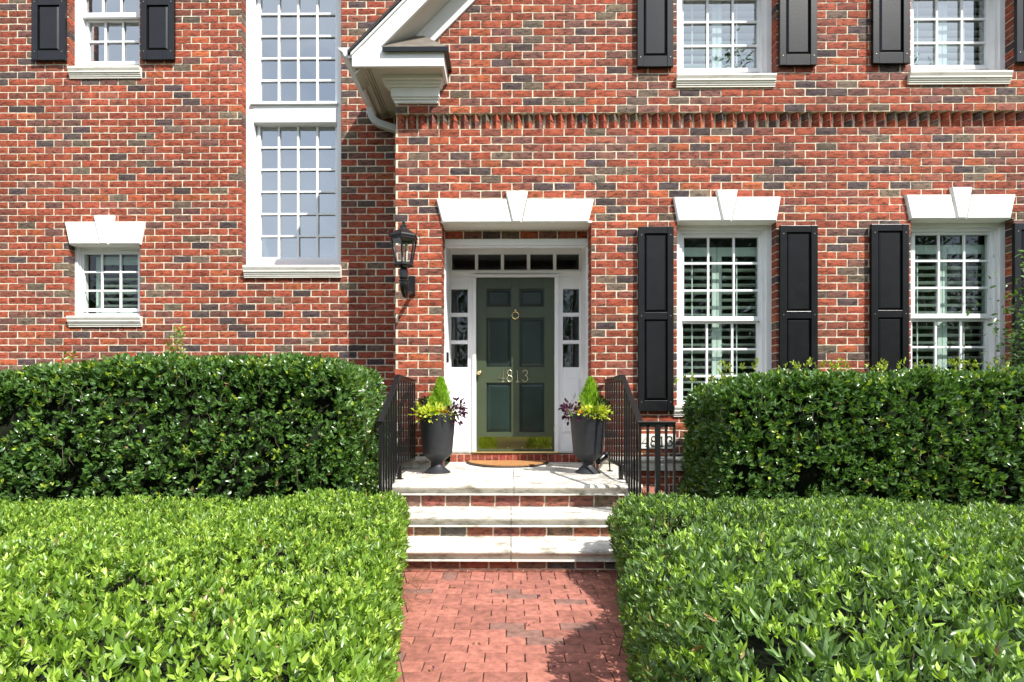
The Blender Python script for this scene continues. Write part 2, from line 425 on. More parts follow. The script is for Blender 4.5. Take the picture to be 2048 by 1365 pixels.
# brick course over the entry box
zb0, zb1 = Z(1033, 478, 5.84), O_door[3] + .0
mb.add([(DX0 - .02, 5.846, zb0), (DX1 + .02, 5.846, zb0), (DX1 + .02, 5.846, zb1 + .02), (DX0 - .02, 5.846, zb1 + .02)], [(0, 1, 2, 3)], 1)
xx = DX0 + .0
while xx < DX1 - .05:
    x1 = min(xx + .191, DX1)
    one_brick(mb, xx + .006, x1 - .006, zb0 + .004, zb1 - .012, lambda u, d, z: (u, 5.84 + d, z), .05)
    xx += .191
wall_wing = mb.build('wall', [M_BRICK, M_MORTAR], house)
tag(wall_wing, 'front wing of red brick with a dog-tooth course')

mb = MB()
Tl = lambda u, d, z: (u, YL + d, z)
brick_wall(mb, -7.2, -.95, GZ - .05, 6.3, Tl, [O_l1, O_l2, O_st], phase=.05, zref=Z(300, 539.5, YL), depth=.1)
wl = mb.build('wall', [M_BRICK, M_MORTAR], house); tag(wl, 'set-back left wall of red brick')

# inner shells of the rooms (dark interiors seen through the panes)
def room(x0, x1, y0, y1, z0, z1, m, name='interior_room'):
    b = MB(); b.box(x0, x1, y0, y1, z0, z1); b.f.pop(2); b.m.pop(2)   # open towards the wall (front face)
    return b.build(name, m, house)
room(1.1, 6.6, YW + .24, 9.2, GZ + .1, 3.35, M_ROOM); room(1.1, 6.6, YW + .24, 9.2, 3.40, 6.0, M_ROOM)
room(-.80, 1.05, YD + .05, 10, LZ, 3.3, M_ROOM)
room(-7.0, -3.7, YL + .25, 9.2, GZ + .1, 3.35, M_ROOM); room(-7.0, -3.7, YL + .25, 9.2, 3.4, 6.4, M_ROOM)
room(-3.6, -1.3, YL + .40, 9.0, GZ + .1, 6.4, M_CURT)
# backs of the walls around the openings so no daylight leaks
def backing(Yb, x0, x1, z0, z1, ops, name):
    b = MB(); xs = sorted({x0, x1, *[v for o in ops for v in o[:2]]}); zs = sorted({z0, z1, *[v for o in ops for v in o[2:]]})
    zs = [z for z in zs if z0 <= z <= z1]
    for a, c in zip(xs, xs[1:]):
        for d, e in zip(zs, zs[1:]):
            mx_, mz = (a + c) / 2, (d + e) / 2
            if any(o[0] < mx_ < o[1] and o[2] < mz < o[3] for o in ops): continue
            b.box(a, c, Yb, Yb + .01, d, e)
    return b.build(name, M_ROOM, house)
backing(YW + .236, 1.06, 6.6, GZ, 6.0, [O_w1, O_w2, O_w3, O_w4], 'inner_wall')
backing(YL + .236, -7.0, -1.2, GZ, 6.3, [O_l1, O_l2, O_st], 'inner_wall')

# ------------------------------------------------------------------ windows
def sash(parent, x0, x1, z0, z1, cols, rows, yf, stile=.036, rb=None, rt=None, bar=.021, glass=None, gx=None, thick=.035):
    """x0..x1,z0..z1 = glass area; frame around; yf = sash front"""
    rb = rb or stile; rt = rt or stile
    b = MB()
    b.box(x0 - stile, x0, yf, yf + thick, z0 - rb, z1 + rt); b.box(x1, x1 + stile, yf, yf + thick, z0 - rb, z1 + rt)
    b.box(x0, x1, yf, yf + thick, z1, z1 + rt); b.box(x0, x1, yf, yf + thick, z0 - rb, z0)
    pw = (x1 - x0 - (cols - 1) * bar) / cols; ph = (z1 - z0 - (rows - 1) * bar) / rows
    for i in range(1, cols):
        xa = x0 + i * pw + (i - 1) * bar; b.box(xa, xa + bar, yf + .006, yf + .026, z0, z1)
    for i in range(1, rows):
        za = z0 + i * ph + (i - 1) * bar
        for k in range(cols):
            xa = x0 + k * (pw + bar); b.box(xa, xa + pw, yf + .008, yf + .024, za, za + bar)
    s = b.build('sash', M_WHITE, parent, bevel=.003)
    g = MB(); g.add([(x0, yf + .030, z0), (x1, yf + .030, z0), (x1, yf + .030, z1), (x0, yf + .030, z1)], [(0, 1, 2, 3)])
    g.build('glass_pane', glass or M_GLASS, parent)
    return s
def casing(o, Yw, rec, wd, lap=.012):
    """white frame filling the opening edge; returns builder"""
    x0, x1, z0, z1 = o; b = MB(); y0 = Yw + rec
    for (wa, yy) in ((wd * .62, y0), (wd, y0 + .022)):
        b.box(x0 - lap, x0 + wa, yy, yy + .12, z0, z1 + lap); b.box(x1 - wa, x1 + lap, yy, yy + .12, z0, z1 + lap)
        b.box(x0 + wa, x1 - wa, yy, yy + .12, z1 - wa, z1 + lap)
    b.box(x0 + wd, x1 - wd, y0 + .0, y0 + .14, z0, z0 + .045)
    return b
def sill(parent, px0, px1, py0, py1, Yw, proj=.05):
    m = (px0 + px1) / 2; yf = Yw - proj
    x0, x1 = X(px0, yf), X(px1, yf); zt, zb = Z(m, py0, yf), Z(m, py1, yf); h = zt - zb
    b = MB(); p = [(Yw + .12, zt), (yf + .006, zt), (yf, zt - .006), (yf, zt - h * .16), (yf + .012, zt - h * .40), (yf + .012, zt - h * .52),
                   (yf + .022, zt - h * .55), (yf + .022, zt - h * .68), (yf + .030, zt - h * .72), (yf + .030, zt - h * .84), (yf + .037, zt - h * .87), (yf + .037, zb), (Yw + .12, zb)]
    b.prism(p, x0, x1, 'x')
    return b.build('sill', M_STONE, parent)
def lintel(parent, pxl, pxr, pyt, pyb, kl, kr, kt, Yw, inset, kb, proj=.028):
    """flared jack-arch lintel with a keystone"""
    yf = Yw - proj; m = (pxl + pxr) / 2
    x0, x1 = X(pxl, yf), X(pxr, yf); zt, zb = Z(m, pyt, yf), Z(m, pyb, yf); ins = inset * yf / F_PX
    k0, k1 = X(kl, yf), X(kr, yf); kz = Z(m, kt, yf); kbw = kb * yf / F_PX / 2; kc = (k0 + k1) / 2
    g = .004
    t = (zt - zb) / (kz - zb)
    kl_t = kc - kbw + (k0 - (kc - kbw)) * t; kr_t = kc + kbw + (k1 - (kc + kbw)) * t
    b = MB(); c = .010
    def block(P, yb, yf_):
        cx = sum(p[0] for p in P) / len(P); cz = sum(p[1] for p in P) / len(P)
        w_ = max(p[0] for p in P) - min(p[0] for p in P); h_ = max(p[1] for p in P) - min(p[1] for p in P)
        Q = [(p[0] + (c if p[0] < cx else -c), yf_, p[1] + (c * 1.3 if p[1] < cz else -c * .5)) for p in P]
        b.loft([(p[0], yf_ + .014, p[1]) for p in P], Q); b.loft([(p[0], yb, p[1]) for p in P], [(p[0], yf_ + .014, p[1]) for p in P])
    block([(x0, zt), (x0 + ins, zb), (kc - kbw - g, zb), (kl_t - g, zt)], Yw + .10, yf)
    block([(kr_t + g, zt), (kc + kbw + g, zb), (x1 - ins, zb), (x1, zt)], Yw + .10, yf)
    block([(k0, kz), (kc - kbw, zb), (kc + kbw, zb), (k1, kz)], Yw + .10, yf - .010)
    return b.build('lintel', M_LINT, parent)
def louvres(parent, x0, x1, z0, z1, y, panels=2, pitch=.076, tilt=22, stile=.045, off=0.):
    b = MB(); w_ = (x1 - x0) / panels
    for p in range(panels):
        a, c = x0 + p * w_ + .003, x0 + (p + 1) * w_ - .003
        b.box(a, a + stile, y, y + .028, z0, z1); b.box(c - stile, c, y, y + .028, z0, z1)
        b.box(a + stile, c - stile, y, y + .028, z0, z0 + .07); b.box(a + stile, c - stile, y, y + .028, z1 - .09, z1)
        z = z0 + .10 + off; ct, st = math.cos(R(tilt)), math.sin(R(tilt)); hw, ht = .029, .0045
        while z < z1 - .11:
            P = []
            for (u, v) in ((-hw, 0), (-hw * .5, ht), (hw * .5, ht), (hw, 0), (hw * .5, -ht), (-hw * .5, -ht)):
                P.append((y + .014 + u * ct - v * st, z - u * st + v * ct))
            b.prism(P, a + stile, c - stile, 'x'); z += pitch
        xm = a + (c - a) * .42
        b.box(xm - .005, xm + .005, y - .028, y - .019, z0 + .1, z1 - .12)
    o = b.build('interior_shutter', M_LOUV, parent); return o

def dbl_window(o, Yw, label, gl, gr, sashes, rec=.10, cw=.085, louv=True, ly=.26, lz=None, glass=None, lpan=2, louvx=None):
    """gl, gr glass extents in X; sashes = list of (z0,z1,rows,extra depth,xshift)"""
    b = casing(o, Yw, rec, cw)
    wn = b.build('window', M_TRIM, house, bevel=.003); tag(wn, label)
    for (z0, z1, rows, dy, kw) in sashes:
        sash(wn, gl, gr, z0, z1, 3, rows, Yw + rec + .045 + dy, glass=glass, **kw)
    if louv:
        z0, z1 = lz; a, c = louvx or (o[0] + .03, o[1] - .03)
        louvres(wn, a, c, z0, z1, Yw + ly, lpan)
    return wn
def zz(px, y, Y): return Z(px, y, Y)
yg1 = YW + .10 + .045 + .03; yg2 = yg1 + .04
def right_window(o, cxp, yt, yb, railtop, railbot, gl, gr, label):
    """lower right-hand windows, six panes over more; pixel rows of glass"""
    z1, z0 = zz(cxp, yt, yg1), zz(cxp, yb, yg1)
    zl1 = zz(cxp, railbot, yg2)
    zl0 = zl1 - (z1 - z0)
    wn = dbl_window(o, YW, label, gl, gr, [(z0, z1, 3, 0, dict(rb=.045, rt=.05)), (zl0, zl1, 3, .04, dict(rt=.035, rb=.06))], lz=(zl0 - .05, z1 - .07))
    return wn
W1 = right_window(O_w1, 1440, 476.7, 634.3, 634, 648, X(1366.3, yg1), X(1514.9, yg1), 'ground floor window nearer the door with interior shutters')
W2 = right_window(O_w2, 1900, 471.6, 629, 629, 644, X(1826, yg1), X(1973.6, yg1), 'ground floor window nearer the right edge')
lintel(W1, 1347, 1563, 393, 443, 1432, 1476, 379.5, YW, 9, 17)
lintel(W2, 1812, 2033, 388.5, 438.5, 1902, 1945, 374.5, YW, 10, 18)
sill(W1, 1350, 1557, 812, 834, YW); sill(W2, 1815, 2032, 812, 834, YW)
def up_window(o, cxp, yt, yb, gl, gr, label):
    z1, z0 = zz(cxp, yt, yg2), zz(cxp, yb, yg2); h = z1 - z0
    wn = dbl_window(o, YW, label, gl, gr, [(z0, z1, 3, .04, dict(rt=.035, rb=.04)), (z1 + .05, z1 + .05 + h, 3, 0, dict(rt=.05))], lz=(z0 - .03, z1 + .6), glass=M_GLASSU)
    return wn
W3 = up_window(O_w3, 1440, 2, 139.8, X(1365, yg2), X(1512.6, yg2), 'first floor window above the window nearer the door')
W4 = up_window(O_w4, 1900, -4, 134, X(1823, yg2), X(1968, yg2), 'first floor window near the right edge')
sill(W3, 1355, 1554, 146.5, 170, YW); sill(W4, 1822, 2027, 141, 164, YW)

# small windows of the left wall
ygl = YL + .09 + .045 + .03
def left_small():
    o = O_l1; gl, gr = X(171, ygl), X(171, ygl) + (X(247, ygl) - X(171, ygl)) * 1.42
    z1, z0 = zz(225, 510, ygl), zz(225, 618, ygl)
    wn = dbl_window(o, YL, 'small ground floor window at the far left', gl, gr, [(z0, z1, 3, 0, {})], rec=.09, cw=.05, lz=(z0 - .05, z1 + .0), louvx=(gl + .05, gr + .15), lpan=1)
    lintel(wn, 128, 289, 443, 489, 187, 228, 431, YL, 9, 17)
    sill(wn, 132, 279, 632, 653, YL)
    return wn
left_small()
def left_up():
    o = O_l2; yA = ygl; yB = ygl + .05
    gl, gr = X(174, yA), X(174, yA) + .60
    zr = zz(225, 29, yA)
    g2 = X(180.5, yB)
    z1, z0 = zz(225, 46, yB), zz(225, 126, yB)
    wn = dbl_window(o, YL, 'small first floor window at the top left', gl, gr, [(zr, zr + .6, 3, 0, dict(rb=.055))], rec=.09, cw=.05, louv=False, glass=M_GLASS2)
    sash(wn, g2, g2 + .58, z0, z1, 3, 2, YL + .09 + .045 + .05, glass=M_GLASS2)
    sill(wn, 134, 278, 132, 153, YL)
left_up()
# tall stair window
def stair_window():
    o = O_st; rec = .10
    x0, x1 = o[0], o[1]; y0 = YL + rec; b = MB()
    xi0, xi1 = X(507, y0), X(674, y0)
    zt = o[3] + .05; zb = o[2]
    yg = y0 + .10
    b.box(x0 - .012, xi0, y0, y0 + .22, zb, zt); b.box(xi1, x1 + .02, y0, y0 + .22, zb, zt)
    # bottom apron
    zap = zz(590, 516, yg)
    b.box(xi0, xi1, y0 + .02, y0 + .22, zb, zap - .035)
    # transom band
    t1, t0 = zz(590, 209, y0), zz(590, 245.5, y0)
    b.box(xi0, xi1, y0 - .004, y0 + .20, t0, t1)
    b.box(X(502, y0), X(676, y0), y0 - .03, y0 + .03, t1 - .012, t1 + .016)
    wn = b.build('window', M_WHITE, house, bevel=.004); tag(wn, 'tall stair window of many small panes')
    gx0, gx1 = X(523, yg), X(672, yg)
    ph = (zz(590, 255, yg) - zap) / 6
    b = MB()
    sash(wn, gx0, gx1, zap, zz(590, 255, yg), 4, 6, yg - .03, stile=.035, bar=.024, glass=M_GLASS2, rt=.05)
    zu = zz(590, 205.5, yg)
    sash(wn, gx0, gx1, zu, zu + 6 * ph, 4, 6, yg - .03, stile=.035, bar=.024, glass=M_GLASS2)
    sill(wn, 485, 680, 531, 554, YL, .06)
stair_window()

# ------------------------------------------------------------------ outside shutters (black, two raised panels)
def shutter(px0, px1, py0, py1, Yw, label, split=None, ext_top=None):
    m = (px0 + px1) / 2; yf = Yw - .045; yb = Yw - .008
    x0, x1 = X(px0, yf), X(px1, yf); zt, zb = Z(m, py0, yf), Z(m, py1, yf)
    st = (x1 - x0) * .17; b = MB()
    b.box(x0, x0 + st, yf, yb, zb, zt); b.box(x1 - st, x1, yf, yb, zb, zt)
    if split is None: sp = zb + (zt - zb) * .47
    else: sp = Z(m, split, yf)
    rails = [(zb, zb + .105), (sp - .035, sp + .035), (zt - .065, zt)]
    for a, c in rails: b.box(x0 + st, x1 - st, yf + .003, yb, a, c)
    s = b.build('outside_shutter', M_BLACK, house, bevel=.003); tag(s, label)
    for a, c in ((rails[0][1], rails[1][0]), (rails[1][1], rails[2][0])):
        p = MB(); xa, xb = x0 + st, x1 - st; dx, dz = .028, .03
        p.box(xa, xb, yf + .026, yb, a, c)
        p.loft([(xa + .003, yf + .026, a + .003), (xb - .003, yf + .026, a + .003), (xb - .003, yf + .026, c - .003), (xa + .003, yf + .026, c - .003)],
               [(xa + dx, yf + .004, a + dz * .8), (xb - dx, yf + .004, a + dz * .8), (xb - dx, yf + .004, c - dz * .8), (xa + dx, yf + .004, c - dz * .8)])
        p.build('raised_panel', M_BLACK, s)
    for zz_ in (zt - .08, sp, zb + .09):
        for xx_ in (x0 + st * .5, x1 - st * .5):
            q = MB(); q.lathe([(.0045, 0), (.0045, .003)], (0, 0, 0), 8)
            q.v = [(xx_ + v[0], yf - v[2] - .0005, zz_ + v[1]) for v in q.v]
            q.build('screw', M_NUM, s)
H = 369
shutter(1277, 1347.5, 453.5, 823, YW, 'black shutter between the front door and the nearer ground floor window', 632)
shutter(1561, 1636, 451, 818, YW, 'black shutter right of the nearer ground floor window', 630)
shutter(1743.5, 1818.5, 448.5, 816, YW, 'black shutter left of the farther ground floor window', 628)
shutter(2030, 2106, 446, 814, YW, 'black shutter at the right edge, half behind the shrub', 626)
shutter(1275, 1347, -225, 133, YW, 'upper black shutter above the door side')
shutter(1560, 1634.5, -225, 130, YW, 'upper black shutter right of the nearer upper window')
shutter(1746.5, 1820, -228, 126.5, YW, 'upper black shutter left of the farther upper window')
shutter(2034, 2108, -230, 123.5, YW, 'upper black shutter at the top right edge')
shutter(63, 129.5, -130, 120, YL, 'upper black shutter left of the small upper window', 3.5)
shutter(281.5, 347.5, -130, 119, YL, 'upper black shutter right of the small upper window', 3.5)

# ------------------------------------------------------------------ roof edge, return, gutter, downspout
YF = 5.31                       # fascia plane
def rk(x, c): return ZC + x + c    # 45 degree rake lines z = ZC + x + c
xe = X(704, YF)                 # eave fascia outer face
def roof():
    b = MB()
    cl, ct = 4.545, 4.765
    xt = 1.2
    b.add([], [])
    # rake fascia (front board)
    zr = Z(790, 94, YF)
    P = [(xe, rk(xe, ct)), (xe, Z(790, 103, YF)), (X(768, YF), Z(790, 92, YF) - .02), (X(768, YF), rk(X(768, YF), cl)), (xt, rk(xt, cl)), (xt, rk(xt, ct))]
    P = [(xe, rk(xe, ct)), (xe, rk(xe, ct) - .14), (X(768, YF), rk(X(768, YF), cl)), (xt, rk(xt, cl)), (xt, rk(xt, ct))]
    b.prism(P, YF, YF + .03, 'y')
    # crown bead under the shingles
    b.prism([(xe - .01, rk(xe - .01, ct - .03)), (xt, rk(xt, ct - .03)), (xt, rk(xt, ct)), (xe - .01, rk(xe - .01, ct))], YF - .016, YF - .0, 'y')
    f = b.build('rake_fascia', M_TRIM, house, bevel=.003)
    b = MB(); x0 = xe + .02
    b.prism([(x0, rk(x0, cl + .012)), (xt, rk(xt, cl + .012)), (xt, rk(xt, cl + .03)), (x0, rk(x0, cl + .03))], YF + .031, YW + .02, 'y')
    b.build('rake_soffit', M_SOFF, house)
    b = MB(); xs = X(842, YW)
    c0 = 4.318
    for (ca, cb, pj) in ((c0, cl + .01, .022),):
        b.prism([(-1.1, rk(-1.1, ca)), (xt, rk(xt, ca)), (xt, rk(xt, cb)), (-1.1, rk(-1.1, cb))], YW - pj, YW + .02, 'y')
    b.build('rake_frieze', M_TRIM, house, bevel=.004)
    # shingles: slab over everything, running back
    b = MB(); xa = xe - .035
    b.prism([(xa, rk(xa, ct + .004)), (xt + .3, rk(xt + .3, ct + .004)), (xt + .3, rk(xt + .3, ct + .035)), (xa, rk(xa, ct + .035))], YF - .03, 12, 'y')
    b.build('roof', M_SHING, house)
    # right-hand slope of the gable, out of the picture but there
    b = MB(); xr = xt + .3; zt_ = rk(xr, ct)
    b.prism([(xr, zt_ + .004), (6.9, zt_ - (6.9 - xr)), (6.9, zt_ - (6.9 - xr) + .035), (xr, zt_ + .035)], YF + .35, 12, 'y')
    # not used: the gable's far slope would cut the wall, keep only the ridge board
    # return box
    zt1, zb1 = Z(795, 95.5, YF), Z(795, 133.5, YF)
    xr1 = X(888, YF)
    b = MB()
    b.box(xe, xr1, YF - .004, YF + .028, zb1, zt1)                 # fascia of the return
    b.box(xr1 - .028, xr1, YF + .028, YW, zb1, zt1)                # right cheek
    b.box(xe, xe + .028, YF + .028, YL - .02, zb1, zt1 + .0)       # eave fascia running back
    b.build('return_fascia', M_TRIM, house, bevel=.003)
    # soffit under the return and under the side eave
    b = MB(); zs = zb1 + .022
    b.box(xe + .028, xr1 - .028, YF + .028, YW + .0, zs, zs + .012)
    b.box(xe + .028, WX0 + .01, YW, YL, zs, zs + .012)
    so_ = b.build('soffit', M_SOFF, house)
    b = MB(); y = YF + .06
    while y < YL - .05:
        for q in (0, 1):
            xv = xe + .125 + q * .022
            b.box(xv, xv + .008, y, y + .007, zs - .0012, zs + .0)
        y += .0125
    b.build('soffit_vent', M_RUBBER, so_)
    b = MB(); b.box(xe + .06, xe + .10, YF + .03, YL - .01, zs - .014, zs - .001); b.build('soffit_moulding', M_SOFF, so_)
    # stepped crown under the return against the wall corner
    zc0, zc1 = Z(830, 206.6, YW - .02), zs
    h = zc1 - zc0; xl, xr2 = WX0 - .0, X(873, YW - .03)
    b = MB(); steps = [(0, .13, .025), (.13, .22, .040), (.22, .62, .055), (.62, .70, .085), (.70, .83, .105), (.83, 1.0, .135)]
    for (a, c, pj) in steps:
        b.box(xl - pj * .9 + .02, xr2 + pj * .55, YW - pj, YW + .03, zc0 + a * h, zc0 + c * h - .0008)
    b.build('crown_moulding', M_TRIM, house, bevel=.004)
    # little hip roof over the return
    b = MB(); xl_ = X(766, YF); ze = Z(830, 93.5, YF - .03) - .022; yf_ = YF - .03; xrr = xr1 + .03
    top = Z(830, 73, YW - .0); xa_, xb_ = X(832, YW), X(846, YW)
    V = [(xl_, yf_, ze), (xrr, yf_, ze), (xrr, YW, ze), (xl_, YW, ze), (xl_, yf_, ze + .022), (xrr, yf_, ze + .022), (xrr, YW, ze + .022), (xl_, YW, ze + .022), (xa_, YW - .01, top), (xb_, YW - .01, top)]
    Fc = [(0, 1, 2, 3), (0, 1, 5, 4), (1, 2, 6, 5), (4, 5, 9, 8), (5, 6, 9), (4, 8, 7), (0, 4, 7, 3), (2, 3, 7, 8, 9, 6)]
    b.add(V, Fc); b.box(xl_, xrr + .012, yf_ - .006, yf_ + .004, ze - .022, ze + .019, 1); b.box(xrr + .003, xrr + .012, yf_ + .004, YW, ze - .022, ze + .019, 1)
    b.build('return_roof', [M_RROOF, M_BLACK], house)
    # gutter (ogee profile), along the side eave
    g = MB(); xg = X(677, YF); zg = zt1 + .004; gw = xe - xg
    prof = [(xe - .001, zg), (xe - .001, zg - .095), (xe - gw * .35, zg - .095), (xe - gw * .6, zg - .075), (xe - gw * .72, zg - .04), (xg, zg - .018), (xg, zg)]
    g.prism(prof, YF + .0, YL - .03, 'y'); g.box(xg - .004, xg + .010, YF, YL - .03, zg - .004, zg + .004)
    gt = g.build('gutter', M_GUT, house)
    # downspout: outlet, elbow towards the wall corner, then down
    d = MB(); yd = YL - .09; xo = X(741, yd)
    p = [(xo, yd, zg - .09), (xo, yd, Z(741, 225, yd)), (xo + .02, yd, Z(741, 236, yd)), (xo + .06, yd, Z(741, 246, yd)), (WX0 + .0 - .09, yd + .02, Z(775, 260, yd)), (WX0 - .02, yd + .03, Z(790, 268, yd)),
         ]
    p = [(xo, yd, zg - .09), (xo, yd, Z(741, 222, yd)), (xo + .012, yd, Z(741, 232, yd)), (xo + .05, yd, Z(750, 243, yd)), (xo + .11, yd, Z(762, 249, yd)), (X(790, yd) + .06, yd, Z(800, 262, yd))]
    # it tucks behind the corner of the wing, so end inside the return wall
    d.tube(p, .058, 4, sx=.9, sy=.9)
    d.build('downspout', M_GUT, house, bevel=.008)
roof()

# ------------------------------------------------------------------ entry: box, transom, sidelights, door
def entry():
    door_lint = MB()
    lt = lintel(house, 872, 1189, 397.5, 445.5, 1011, 1056, 383, YW, 12, 18)
    tag(lt, 'long stone lintel with keystone over the front door')
    b = MB()
    zs = O_door[3]
    b.box(DX0 - .01, DX1 + .01, YW - .0, 5.84, zs, zs + .02)     # soffit slab under the stone
    b.build('entry_soffit', M_TRIM, house)
    b = MB(); zh0, zh1 = Z(1033, 495, 5.84), Z(1033, 478.5, 5.84)
    b.box(DX0, DX1, 5.836, 5.875, zh0 + .02, zh1); b.box(DX0 + .02, DX1 - .02, 5.850, 5.875, zh0, zh0 + .02)
    b.box(DX0 - .05, DX0, 5.838, YD + .06, LZ + .09, zh1 + .08); b.box(DX1, DX1 + .05, 5.838, YD + .06, LZ + .09, zh1 + .08)
    b.box(DX0, DX1, 5.875, YD + .06, zh1 + .07, zh1 + .09)
    b.box(DX0, DX0 + .012, 5.85, 5.88, LZ + .09, zh0); b.box(DX1 - .012, DX1, 5.85, 5.88, LZ + .09, zh0)
    b.build('entry_surround', M_WHITE, house, bevel=.004)
    # frame wall at the door plane
    x = lambda p: X(p, YD); z = lambda p: Z(1031, p, YD)
    b = MB(); y0, y1 = YD, YD + .05; zt = zh1 + .07; zb = LZ + .10
    tg = [(903.5, 950), (956, 1001.7), (1008, 1054), (1060.6, 1106.6), (1112.8, 1158.5)]
    zt1, zt0 = z(508), z(540)
    b.box(DX0, DX1, y0, y1, zt1, zt)                       # above transom glass
    b.box(DX0, x(952.5), y0, y1, z(555), zt0 - .0) if False else None
    b.box(DX0, DX1, y0, y1, z(554.5), zt0)                 # rail between transom and door
    b.box(DX0 + .004, DX1 - .004, y0 - .018, y0 - .0005, z(547), z(543))  # little ledge
    ed = [DX0] + [v for p in tg for v in (x(p[0]), x(p[1]))] + [DX1]
    for i in range(0, len(ed), 2): b.box(ed[i], ed[i + 1], y0 + .004, y1, zt0, zt1)
    rows = [(578, 626), (633.5, 681), (688, 735)]
    for (g0, g1, lo, hi) in ((902, 935.5, DX0, x(952.5)), (1125.7, 1158.5, x(1109), DX1)):
        b.box(lo, x(g0), y0, y1, zb, z(554.5)); b.box(x(g1), hi, y0, y1, zb, z(554.5))
        b.box(x(g0), x(g1), y0, y1, z(578), z(554.5))
        b.box(x(g0), x(g1), y0, y1, z(633.5), z(626)); b.box(x(g0), x(g1), y0, y1, z(688), z(681)); b.box(x(g0), x(g1), y0, y1, zb, z(735))
        # sill blocks, raised panel and base below each sidelight
        a, c = x(g0) + .005, x(g1) - .005
        b.box(a - .03, c + .03, y0 - .012, y0 - .0005, z(903), z(889)) 
        b.loft([(a - .012, y0 - .0006, z(868)), (c + .012, y0 - .0006, z(868)), (c + .012, y0 - .0006, z(757)), (a - .012, y0 - .0006, z(757))],
               [(a + .012, y0 - .014, z(863)), (c - .012, y0 - .014, z(863)), (c - .012, y0 - .014, z(762)), (a + .012, y0 - .014, z(762))])
    # door jambs standing proud
    b.box(x(945.5), x(952.3), y0 - .03, y0 - .0005, zb, z(556)); b.box(x(1109.3), x(1117), y0 - .03, y0 - .0005, zb, z(556))
    b.box(x(945.5), x(1117), y0 - .03, y0 - .0005, z(555.5), z(550))
    fr = b.build('entry_frame', M_WHITE, house, bevel=.003)
    for k, (p, q) in enumerate(tg):
        g = MB(); g.add([(x(p) - .004, y0 + .022, zt0 - .004), (x(q) + .004, y0 + .022, zt0 - .004), (x(q) + .004, y0 + .022, zt1 + .004), (x(p) - .004, y0 + .022, zt1 + .004)], [(0, 1, 2, 3)])
        g.build('transom_pane', M_GLASS, fr)
    for (g0, g1) in ((902, 935.5), (1125.7, 1158.5)):
        for (a, c) in rows:
            g = MB(); g.add([(x(g0) - .004, y0 + .022, z(c) - .004), (x(g1) + .004, y0 + .022, z(c) - .004), (x(g1) + .004, y0 + .022, z(a) + .004), (x(g0) - .004, y0 + .022, z(a) + .004)], [(0, 1, 2, 3)])
            g.build('sidelight_pane', M_GLASS, fr)
    # door leaf
    dx0, dx1, dz0, dz1 = x(953), x(1108.5), z(902.5), z(555.8)
    cols = [(972, 1023), (1038, 1089.6)]; rws = [(577, 614.5), (635.5, 735), (765.7, 866)]
    yd = YD + .012; b = MB()
    xs = [dx0, x(972), x(1023), x(1038), x(1089.6), dx1]; 
    zs_ = [dz1, z(577), z(614.5), z(635.5), z(735), z(765.7), z(866), dz0]
    for i in (0, 2, 4): b.box(xs[i], xs[i + 1], yd, yd + .04, dz0, dz1)
    for i in (1, 3):
        for j in (0, 2, 4, 6): b.box(xs[i], xs[i + 1], yd + .0008, yd + .04, zs_[j + 1], zs_[j])
    dr = b.build('front_door', M_GREEN, house, bevel=.0015); tag(dr, 'olive green front door with six dark recessed panels')
    for i in (1, 3):
        for j in (1, 3, 5):
            p = MB(); a, c, d, e = xs[i], xs[i + 1], zs_[j + 1], zs_[j]
            p.box(a, c, yd + .024, yd + .035, d, e)
            m = .022
            if j > 1 or True:
                p.loft([(a + m, yd + .0238, d + m), (c - m, yd + .0238, d + m), (c - m, yd + .0238, e - m), (a + m, yd + .0238, e - m)],
                       [(a + m + .02, yd + .016, d + m + .02), (c - m - .02, yd + .016, d + m + .02), (c - m - .02, yd + .016, e - m - .02), (a + m + .02, yd + .016, e - m - .02)])
            p.build('door_panel', M_PANEL, dr)
            q = MB(); t = .006
            q.box(a, c, yd + .010, yd + .024, d, d + t); q.box(a, c, yd + .010, yd + .024, e - t, e); q.box(a, a + t, yd + .010, yd + .024, d + t, e - t); q.box(c - t, c, yd + .010, yd + .024, d + t, e - t)
            q.build('panel_bead', M_GREEN, dr)
    k = MB(); k.box(x(957), x(1103.7), yd - .002, yd - .0004, z(898), z(874)); k.build('kick_plate', M_KICK, dr)
    for i in range(6):
        for zz_ in (z(896), z(876)):
            k = MB(); xx_ = x(958.5) + (x(1102) - x(958.5)) * i / 5
            k.box(xx_ - .004, xx_ + .004, yd - .005, yd - .002, zz_ - .004, zz_ + .004); k.build('kick_plate_screw', M_BRASS, dr)
    kn = MB(); kn.lathe([(.012, 0), (.022, .002), (.022, .006), (.010, .010), (.010, .03), (.020, .036), (.027, .048), (.026, .060), (.016, .070), (.0, .073)], (0, 0, 0), 20)
    c = (x(959.5), yd, z(746.5)); kn.v = [(c[0] + v[0], c[1] - v[2], c[2] + v[1]) for v in kn.v]
    kn.build('door_knob', M_BRASS, dr, smooth=True)
    kk = MB(); c = (x(1031), yd, z(631)); n = 28
    kk.tube([(c[0] + .037 * math.sin(2 * math.pi * i / n), yd - .016, c[2] + .037 * math.cos(2 * math.pi * i / n)) for i in range(n)], [.0062 + .002 * (math.cos(2 * math.pi * i / n) < -.7) for i in range(n)], 8, close=True)
    kk.lathe([(.0, -.016), (.012, -.012), (.016, 0), (.012, .012), (0, .016)], (c[0], yd - .014, z(622)), 12); kk.lathe([(.0, -.012), (.010, -.008), (.012, 0), (.009, .008), (0, .012)], (c[0], yd - .017, z(639)), 12)
    kk.build('door_knocker', M_BRASS, dr, smooth=True)
    for py in (583, 720, 858):
        h = MB(); h.tube([(x(1108.9), yd - .022, z(py + 6)), (x(1108.9), yd - .022, z(py - 6))], .007, 8); h.build('hinge', M_NUM, dr)
